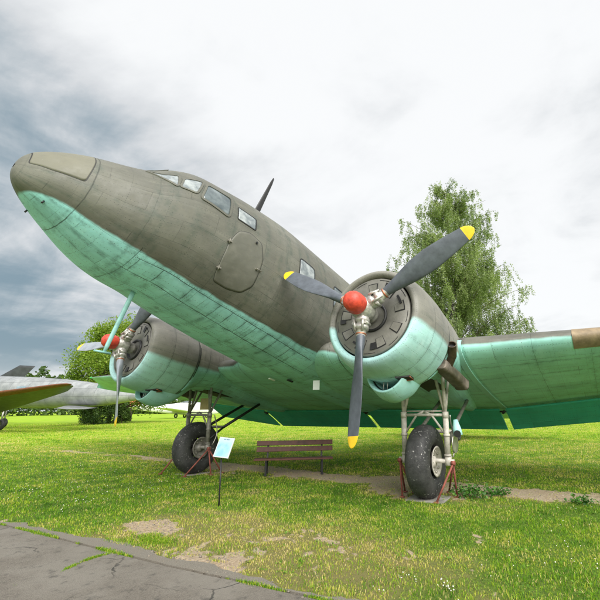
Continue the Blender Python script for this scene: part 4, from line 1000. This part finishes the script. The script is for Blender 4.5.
# leafy weed by the near wheel
mt_weed = leafy_mat('weed leaves', [(0, (.02, .075, .012)), (.5, (.05, .15, .022)), (1, (.12, .26, .04))], .3)
mt_stem = simple('green stem', (.06, .11, .02), .7)
def weed(x, y, n, r, h, label):
    e = empty('weed_plant', (x, y, 0)); tag(e, label, 'weed')
    C_ = np.stack([rng.normal(0, r*.5, n), rng.normal(0, r*.5, n), np.abs(rng.normal(h*.45, h*.28, n))], 1)
    leaf_cloud('foliage', C_, rng.uniform(.03, .062, n), rng.uniform(0, 1, n), mt_weed, e, flat=1.4, aspect=.75)
    mb = MB()
    for k in range(9): a = rng.uniform(0, 6.28); mb.tube([(0, 0, -.01), (r*.35*math.cos(a), r*.35*math.sin(a), h*.4), (r*.6*math.cos(a), r*.6*math.sin(a), h*.8)], .003, 5)
    mb.build('stem', mt_stem, e)
weed(.42, -3.38, 420, .30, .17, 'dark green leafy weed growing right of the right-hand wheel')
weed(.75, -3.72, 220, .22, .12, 'low green weed just right of the leafy weed beside the right-hand wheel')
weed(.70, -4.95, 120, .18, .10, 'small round green weed at the right edge of the bare strip')

# ------------------------------------------------------------------ trees
mt_bark_b, g, b = new_mat('birch bark')
oc = g.node('ShaderNodeTexCoord').outputs['Object']
g.put(b.inputs['Base Color'], g.mix(g.ramp(g.noise(g.scale(oc, (1, 1, 5)), 1.6, 5), .55, .62), (.52, .50, .46), (.04, .035, .03))); b.inputs['Roughness'].default_value = .8
mt_bark = simple('brown bark', (.085, .065, .045), .9, 0, .4, 8, .5)
mt_birch = leafy_mat('birch leaves', [(0, (.07, .115, .04)), (.5, (.20, .27, .09)), (1, (.40, .46, .22))], .35)
mt_willow = leafy_mat('willow leaves', [(0, (.06, .11, .012)), (.5, (.16, .26, .026)), (1, (.30, .38, .05))], .4)
mt_wood_l = leafy_mat('woodland leaves', [(0, (.03, .06, .015)), (.5, (.075, .13, .028)), (1, (.15, .22, .05))], .3)

def birch(x, y, H, W, label):
    e = empty('birch_tree', (x, y, 0)); tag(e, label, 'tree')
    mb = MB(); tp = [(0, 0, -.3)]; 
    for k in range(1, 12): tp.append((.25*math.sin(k*.9)*k/11, .25*math.cos(k*1.3)*k/11, H*.97*k/11))
    mb.tube(tp, [.30*(1-k/11.6)+.012 for k in range(12)], 12); trunk = mb.build('trunk', mt_bark_b, e)
    bmb = MB(); pts = []; tn = []; ssz = []
    for i in range(270):
        f = rng.uniform(.08, .97); z0 = H*f
        prof_ = np.interp(f, [.05, .2, .4, .6, .8, .92, 1.0], [.9, 1.0, .95, .80, .58, .40, .12])
        a = rng.uniform(0, 2*np.pi); ln = W/2*prof_*rng.uniform(.45, 1.12)
        rise = ln*rng.uniform(.35, .9)
        p0 = np.array([0, 0, z0-rise*.6]); p2 = np.array([math.cos(a)*ln, math.sin(a)*ln, z0+rise*.4]); p1 = (p0+p2)/2+np.array([0, 0, rise*.35])
        if p0[2] < 1: continue
        cur = [tuple((1-t)**2*p0+2*t*(1-t)*p1+t*t*p2) for t in np.linspace(0, 1, 6)]
        bmb.tube(cur, [.045*(1-f*.7)*(1-t*.8)+.006 for t in np.linspace(0, 1, 6)], 5, False)
        tone = rng.normal(0, .13)
        for s in range(int(9+ln*4)):
            t = rng.uniform(.25, 1.03); q = (1-t)**2*p0+2*t*(1-t)*p1+t*t*p2
            q = q+rng.normal(0, .16, 3); L_ = rng.uniform(.4, 2.0)*(1.15-.6*f); n = int(18+L_*34)
            dz = rng.uniform(0, 1, n)**.8*L_; drift = rng.normal(0, .16, 2)
            pp = np.stack([q[0]+drift[0]*dz+rng.normal(0, .07, n), q[1]+drift[1]*dz+rng.normal(0, .07, n), q[2]-dz+.1], 1)
            pts.append(pp); tn.append(np.clip(.55+tone+rng.normal(0, .2, n)+rng.normal(0, .1), 0, 1)); ssz.append(rng.uniform(.075, .135, n))
    P = np.concatenate(pts); T_ = np.concatenate(tn); S_ = np.concatenate(ssz)
    k = P[:, 2] > .8; P, T_, S_ = P[k], T_[k], S_[k]
    bmb.build('branch', mt_bark, e, recalc=False)
    leaf_cloud('crown', P, S_, T_, mt_birch, e, aspect=.62, droop=.6)
    return e
birch(26.1, 4.15, 21.9, 12.4, 'tall birch tree with drooping pale green foliage behind the right wing')

def bushy(name, x, y, H, W, n, label, mat, size, cat='tree', trunk_h=.2, lobes=26, tone=.5, group=None, seed=1):
    rg = np.random.default_rng(seed)
    e = empty(name, (x, y, 0)); tag(e, label, cat, group)
    pts, tn = [], []; mb = MB(); cs = []
    mb.tube([(0, 0, -.3), (.1, .05, H*.25), (0, .1, H*.6)], [.05*W*.5, .03*W*.5, .02], 10); trunk = mb.build('trunk', mt_bark, e)
    bmb = MB()
    for i in range(lobes):
        f = rg.uniform(0, 1); a = rg.uniform(0, 6.283); rad = W/2*math.sqrt(max(0, 1-((f-.35)/.68)**2))*rg.uniform(.15, .92)
        c = np.array([math.cos(a)*rad, math.sin(a)*rad, H*(trunk_h+(.92-trunk_h)*f)]); r = rg.uniform(.10, .20)*W
        cs.append((c, r)); bmb.tube([(0, 0, H*.12), tuple(c*.5+np.array([0, 0, H*.04])), tuple(c)], [.012*W, .008*W, .004*W], 6, False)
        m_ = n//lobes; v_ = rg.normal(size=(m_, 3)); v_ /= np.linalg.norm(v_, axis=1)[:, None]; rr_ = r*rg.uniform(.35, 1.18, m_)[:, None]
        # twiggy clusters on the lobe
        jj = vnoise(v_[:, 0]*3+i, v_[:, 1]*3+v_[:, 2]*2, 1.7, 5, 2)
        pts.append(c+v_*rr_*(.7+.7*jj[:, None])*np.array([1, 1, .85])); tn.append(np.clip(tone+rg.normal(0, .1)+rg.normal(0, .2, m_), 0, 1))
    # shoots sticking out
    for i in range(60):
        c, r = cs[rg.integers(len(cs))]; dvec = rg.normal(size=3); dvec[2] = abs(dvec[2])+.3; dvec /= np.linalg.norm(dvec); L_ = r*rg.uniform(1.1, 1.75); m_ = 40; t = rg.uniform(.6, 1, m_)[:, None]
        pts.append(c+dvec*L_*t+rg.normal(0, size*.6, (m_, 3))); tn.append(np.clip(tone+.1+rg.normal(0, .2, m_), 0, 1))
    P = np.concatenate(pts); T_ = np.concatenate(tn); k = P[:, 2] > .05; P, T_ = P[k], T_[k]
    bmb.build('branch', mt_bark, e, recalc=False)
    leaf_cloud('crown', P, rg.uniform(.6, 1.3, len(P))*size, T_, mat, e, aspect=.5)
    return e
bushy('willow_tree', 20.2, 44.0, 11.6, 11.0, 60000, 'broad bright green tree behind the left propeller and silver jet', mt_willow, .26, trunk_h=.16, lobes=44, tone=.55, seed=4)
bushy('bush', 17.7, 42.2, 2.4, 4.8, 9000, 'dark green bush under the tail end of the silver jet', mt_wood_l, .18, 'bush', .1, 14, .25, seed=6)
bushy('bush', 20.35, 41.6, 1.8, 1.9, 5000, 'dark green bush beside the weathered wooden post', mt_wood_l, .18, 'bush', .1, 14, .3, seed=8)

# far woodland round the field
pts, tn = [], []
for an_ in np.arange(-70, 190, .55):
    a = R(an_); dd = 170+18*math.sin(an_*.13)+rng.uniform(-6, 6); x, y = CAM[0]+dd*math.cos(a), CAM[1]+dd*math.sin(a)
    hh = 5.5+2.0*math.sin(an_*.31)+1.6*math.sin(an_*.83+1)+rng.uniform(-1, 1.4)+6.5*math.exp(-((an_-68.5)/3.0)**2)
    m_ = 260; u1 = rng.normal(0, 1.7, m_); u2 = rng.normal(0, 1.7, m_); z = hh*rng.uniform(0, 1, m_)**.8; sc = np.sqrt(np.clip(1-(z/hh)**2, .02, 1)); pts.append(np.stack([x+u1*sc, y+u2*sc, z], 1)); tn.append(np.clip(.45+rng.normal(0, .1)+rng.normal(0, .15, m_), 0, 1))
P = np.concatenate(pts); T_ = np.concatenate(tn)
tag(leaf_cloud('distant_woodland', P, rng.uniform(.8, 1.6, len(P)), T_, mt_wood_l, aspect=.7), kind='stuff')

# ------------------------------------------------------------------ silver jet on the left
mt_silver, g, b = new_mat('dull silver skin')
oc = g.node('ShaderNodeTexCoord').outputs['Object']
n_ = g.noise(oc, 1.6, 6, .65); 
base = g.mix(g.ramp(n_, .3, .7), (.22, .235, .24), (.35, .365, .37)); base = g.mix(g.m('MULTIPLY', g.ramp(g.noise(g.scale(oc, (1, 1, 4)), 2.5, 5, .7), .55, .7), .5), base, (.24, .25, .25))
br = g.node('ShaderNodeTexBrick'); br.inputs['Scale'].default_value = 1; br.inputs['Mortar Size'].default_value = .012; br.inputs['Brick Width'].default_value = 1.7; br.inputs['Row Height'].default_value = .62
sx_ = g.node('ShaderNodeSeparateXYZ'); g.put(sx_.inputs[0], oc); cb = g.node('ShaderNodeCombineXYZ'); g.put(cb.inputs[0], sx_.outputs[1]); g.put(cb.inputs[1], sx_.outputs[2]); g.l.new(cb.outputs[0], br.inputs['Vector'])
br.inputs['Color1'].default_value = (.82, .82, .82, 1); br.inputs['Color2'].default_value = (1.1, 1.1, 1.1, 1); br.inputs['Mortar'].default_value = (.3, .3, .3, 1)
base = g.mix(.8, base, g.mix(1.0, base, br.outputs['Color'], 'MULTIPLY'))
g.put(b.inputs['Base Color'], base); b.inputs['Metallic'].default_value = .25; b.inputs['Roughness'].default_value = .42
mt_uside = simple('dark wing underside', (.07, .08, .075), .5, .1, .4, 3)  # darker than the silver skin, covers the whole near wing
mt_rustb = simple('rust-brown wing tip', (.13, .045, .02), .75, 0, .35, 6)
mt_dgrey = simple('dark grey fin paint', (.032, .036, .038), .5, 0, .35, 2)
jet = empty('silver_jet', (8.5, 36, 0)); tag(jet, 'dull silver jet airplane with pointed tail cone at the left edge', 'airplane')
J0 = np.array([12.3, 24.6, 2.40]); Jd = np.array([-.285, .955, .045]); Jd /= np.linalg.norm(Jd); Js = np.cross(Jd, (0, 0, 1)); Js /= np.linalg.norm(Js); Ju = np.cross(Js, Jd)
JO = np.array([8.5, 36, 0])
def JP(a, s, h): return Vector(J0+Jd*a+Js*s+Ju*h-JO)
P = []
for a, r in ((0, .03), (.3, .14), (1.0, .32), (2.2, .55), (4, .82), (6, 1.02), (8.5, 1.18), (12, 1.28), (17, 1.28), (21, 1.1), (24, .8), (25.5, .5), (26, .1)):
    P.append([JP(a, r*.95*math.cos(t), r*math.sin(t)) for t in np.linspace(0, 2*np.pi, 49)[:-1]])
body = grid_obj('fuselage', P, mt_silver, jet, wrap=True, capa=True, capb=True)
mb = MB(); mb.tube([JP(-.02, 0, 0), JP(-.35, 0, -.02)], [.035, .02], 10); mb.build('tail_probe', mt_dark, jet)
# wing reaching towards the viewer, tip painted brown
def wing3(name, le0, te0, le1, te1, th, mat, parent, org, n=10, s0=0, s1=1):
    le0, te0, le1, te1 = (np.array(q, float) for q in (le0, te0, le1, te1)); P = []
    nn_ = np.cross(te0-le0, le1-le0); nn_ /= np.linalg.norm(nn_); nn_ = nn_ if nn_[2] > 0 else -nn_
    for s in np.linspace(s0, s1, n):
        a_, b_ = le0+(le1-le0)*s, te0+(te1-te0)*s
        if s > .9: k = math.sqrt(max(.02, 1-((s-.9)/.1)**2)); m_ = (a_+b_)/2; a_, b_ = m_+(a_-m_)*k, m_+(b_-m_)*k
        c = np.linalg.norm(b_-a_); row = []
        for t in np.linspace(0, 2*np.pi, 33)[:-1]:
            x = (1+math.cos(t))/2; yt = 5*th*(.2969*math.sqrt(x)-.126*x-.3516*x*x+.2843*x**3-.1036*x**4)*c
            row.append(a_+(b_-a_)*x+nn_*(yt if t < math.pi else -yt)-org)
        P.append(row)
    return grid_obj(name, P, mat, parent, wrap=True, capa=True, capb=True)
W_le0, W_te0 = (1.9, 34.5, 1.95), (6.3, 36.8, .75); W_le1, W_te1 = (6.9, 24.5, 3.2), (7.9, 26.0, 2.86)
w1 = wing3('wing', W_le0, W_te0, W_le1, W_te1, .09, mt_uside, jet, JO, 16)
lf = lambda a_, b_: tuple(np.array(a_)+(np.array(b_)-np.array(a_))*.48-(np.array(b_)-np.array(a_))*0)
ex = lambda a_, b_: tuple(np.array(a_)-(np.array(b_)-np.array(a_))*.012)
wing3('wing_tip', ex(W_le0, W_te0), lf(W_le0, W_te0), ex(W_le1, W_te1), lf(W_le1, W_te1), .176, mt_rustb, w1, np.zeros(3)+JO, 16, .52, 1)
wing3('wing', (11.5, 41.0, 2.0), (12.6, 38.2, 2.0), (17.5, 41.5, 2.5), (17.9, 39.9, 2.5), .09, mt_silver, jet, JO, 8)
mb = MB(); c = JP(11.2, -.9, -.35)
mb.box(JP(11.0, -1.22, .25), (.9, .06, .42), Matrix.Rotation(R(106), 3, 'Z'), .02); mb.build('cabin_window', simple('blue-grey pane', (.22, .30, .36), .3), jet)
for (x, y, r) in ((7.05, 34.4, .42), (9.5, 41.0, .42), (5.2, 46.5, .3)):
    mb = MB(); mb.lathe(torus_prof(r, .24, .18, 16), (x-JO[0], y-JO[1], r), (.96, .28, 0), 28); mb.build('wheel', mt_tyre, jet)
    mb = MB(); mb.tube([(x-JO[0], y-JO[1], r), (x-JO[0]+.1, y-JO[1]+.1, 1.9)], .06, 10); mb.build('landing_leg', mt_metal, jet)
# small tailplane low on the tail cone
wing3('tailplane', (9.6, 31.0, 1.75), (10.9, 28.5, 1.62), (8.1, 29.0, 1.55), (9.3, 27.4, 1.50), .07, mt_silver, jet, JO, 6)

jet2 = empty('parked_jet', (11.5, 54, 0)); tag(jet2, 'airplane with a dark swept tail fin standing behind the silver jet', 'airplane'); J2 = np.array([11.5, 54, 0])
A_, B_ = np.array([14.4, 49.6, 3.6])-J2, np.array([5.0, 64, 3.2])-J2; ax_ = (B_-A_)/np.linalg.norm(B_-A_); sd = np.cross(ax_, (0, 0, 1)); sd /= np.linalg.norm(sd); P = []
for a, r in ((0, .2), (1.5, .6), (4, 1.0), (8, 1.2), (13, 1.2), (16, .8), (17.2, .1)):
    P.append([A_+ax_*a+sd*r*math.cos(t)+np.array([0, 0, 1])*r*math.sin(t) for t in np.linspace(0, 2*np.pi, 33)[:-1]])
grid_obj('fuselage', P, mt_silver, jet2, wrap=True, capa=True, capb=True)
wing3('tail_fin', (11.6, 54.6, 4.3), (13.4, 51.2, 4.3), (13.6, 51.0, 6.75), (14.4, 49.6, 6.62), .08, mt_dgrey, jet2, J2, 10, 0, .9)
wing3('tailplane', (13.4, 51.5, 4.0), (14.2, 49.9, 4.0), (17, 52.2, 4.0), (17.4, 51.2, 4.0), .08, mt_dgrey, jet2, J2, 6)
wing3('wing', (8.0, 60, 3.0), (9.8, 56, 3.0), (3.2, 52.5, 3.0), (4.2, 51.0, 3.0), .10, mt_silver, jet2, J2, 8)
wing3('wing', (8.0, 60, 3.0), (9.8, 56, 3.0), (16.2, 63.5, 3.0), (16.7, 61.6, 3.0), .10, mt_silver, jet2, J2, 8)
for (x, y, r) in ((10.6, 54.0, .4), (11.9, 55.6, .4), (7.0, 61.5, .3)):
    mb = MB(); mb.lathe(torus_prof(r, .22, .16, 14), (x-J2[0], y-J2[1], r), (.8, .6, 0), 24); mb.build('wheel', mt_tyre, jet2)
    mb = MB(); mb.tube([(x-J2[0], y-J2[1], r), (x-J2[0], y-J2[1], 2.9)], .07, 8); mb.build('landing_leg', mt_metal, jet2)

# ------------------------------------------------------------------ small white airplanes far across the field
mt_wht = simple('white airplane enamel', (.72, .72, .70), .35, 0, .12, 2)
mt_orange = simple('orange fin paint', (.45, .16, .07), .45, 0, .15)
def light_plane(x, y, rz, L, label, orange):
    e = empty('light_airplane', (x, y, 0), rz); tag(e, label, 'airplane', 'small white airplanes far across the field')
    P = []
    for a, r, zc in ((0, .08, 1.75), (.4, .22, 1.75), (2.0, .34, 1.62), (4.2, .55, 1.55), (5.6, .72, 1.6), (6.8, .70, 1.55), (8.2, .55, 1.4), (8.9, .3, 1.35), (9.1, .05, 1.35)):
        P.append([(L*(a/9.1-.5), r*.8*math.cos(t), zc-.55+r*math.sin(t)) for t in np.linspace(0, 2*np.pi, 29)[:-1]])
    grid_obj('fuselage', P, mt_wht, e, wrap=True, capa=True, capb=True)
    k = L/9.1; O = np.zeros(3)
    wing3('wing', (1.6*k, 0, .72), (-.2*k, 0, .72), (1.0*k, 5.6, 1.15), (-.1*k, 5.6, 1.1), .13, mt_wht, e, O, 8)
    wing3('wing', (1.6*k, 0, .72), (-.2*k, 0, .72), (1.0*k, -5.6, 1.15), (-.1*k, -5.6, 1.1), .13, mt_wht, e, O, 8)
    wing3('tail_fin', (-3.2*k, 0, 1.2), (-4.5*k, 0, 1.2), (-3.9*k, .01, 2.1), (-4.6*k, .01, 2.1), .09, mt_orange if orange else mt_wht, e, O, 6)
    for s in (-1, 1): wing3('tailplane', (-3.4*k, 0, 1.25), (-4.5*k, 0, 1.25), (-3.9*k, s*1.7, 1.3), (-4.6*k, s*1.7, 1.3), .09, mt_wht, e, O, 6)
    P = []
    for a, r in ((.2, .05), (.8, .34), (1.5, .42), (2.2, .30), (2.7, .05)): P.append([(a*k, r*.9*math.cos(t), 1.6+r*.62*math.sin(t)) for t in np.linspace(0, 2*np.pi, 25)[:-1]])
    grid_obj('canopy', P, simple('smoked canopy', (.10, .12, .13), .15, spec=.9), e, wrap=True, capa=True, capb=True)
    for (a, s, r) in ((3.0*k, 0, .22), (.5*k, 1.2, .26), (.5*k, -1.2, .26)):
        mb = MB(); mb.lathe(torus_prof(r, .16, .10, 12), (a, s, r), (0, 1, 0), 20); mb.build('wheel', mt_tyre, e)
        mb = MB(); mb.tube([(a, s, r), (a-.1, s*.8, .8)], .05, 8); mb.build('landing_leg', mt_wht, e)
    mb = MB()
    for q_ in (0, 1): mb.box((L/2+.05, 0, .95), (.05, .14, 1.6), Matrix.Rotation(R(35+90*q_), 3, 'X'), .02)
    mb.build('propeller', mt_black, e); e.scale = (1.3, 1.3, 1.6)
light_plane(40.6, 60.6, math.atan2(59.3-70.4, 45.7-40.2), 13.5, 'small white airplane with an orange tail fin, seen under the left engine', True)
light_plane(60.5, 70.0, math.atan2(-9, 7), 11.0, 'farther small white airplane behind the wheel struts, plain white tail', False)
mt_post = simple('weathered grey-brown wood', (.17, .13, .10), .9, 0, .4, 5, .4)
mb = MB(); mb.tube([(0, 0, -.2), (.03, .02, .8), (-.02, .06, 1.72)], [.17, .14, .13], 10); po = mb.build('wooden_post', mt_post); po.location = (25.2, 48.2, 0); tag(po, 'weathered wooden post standing beside the bushes', 'post')
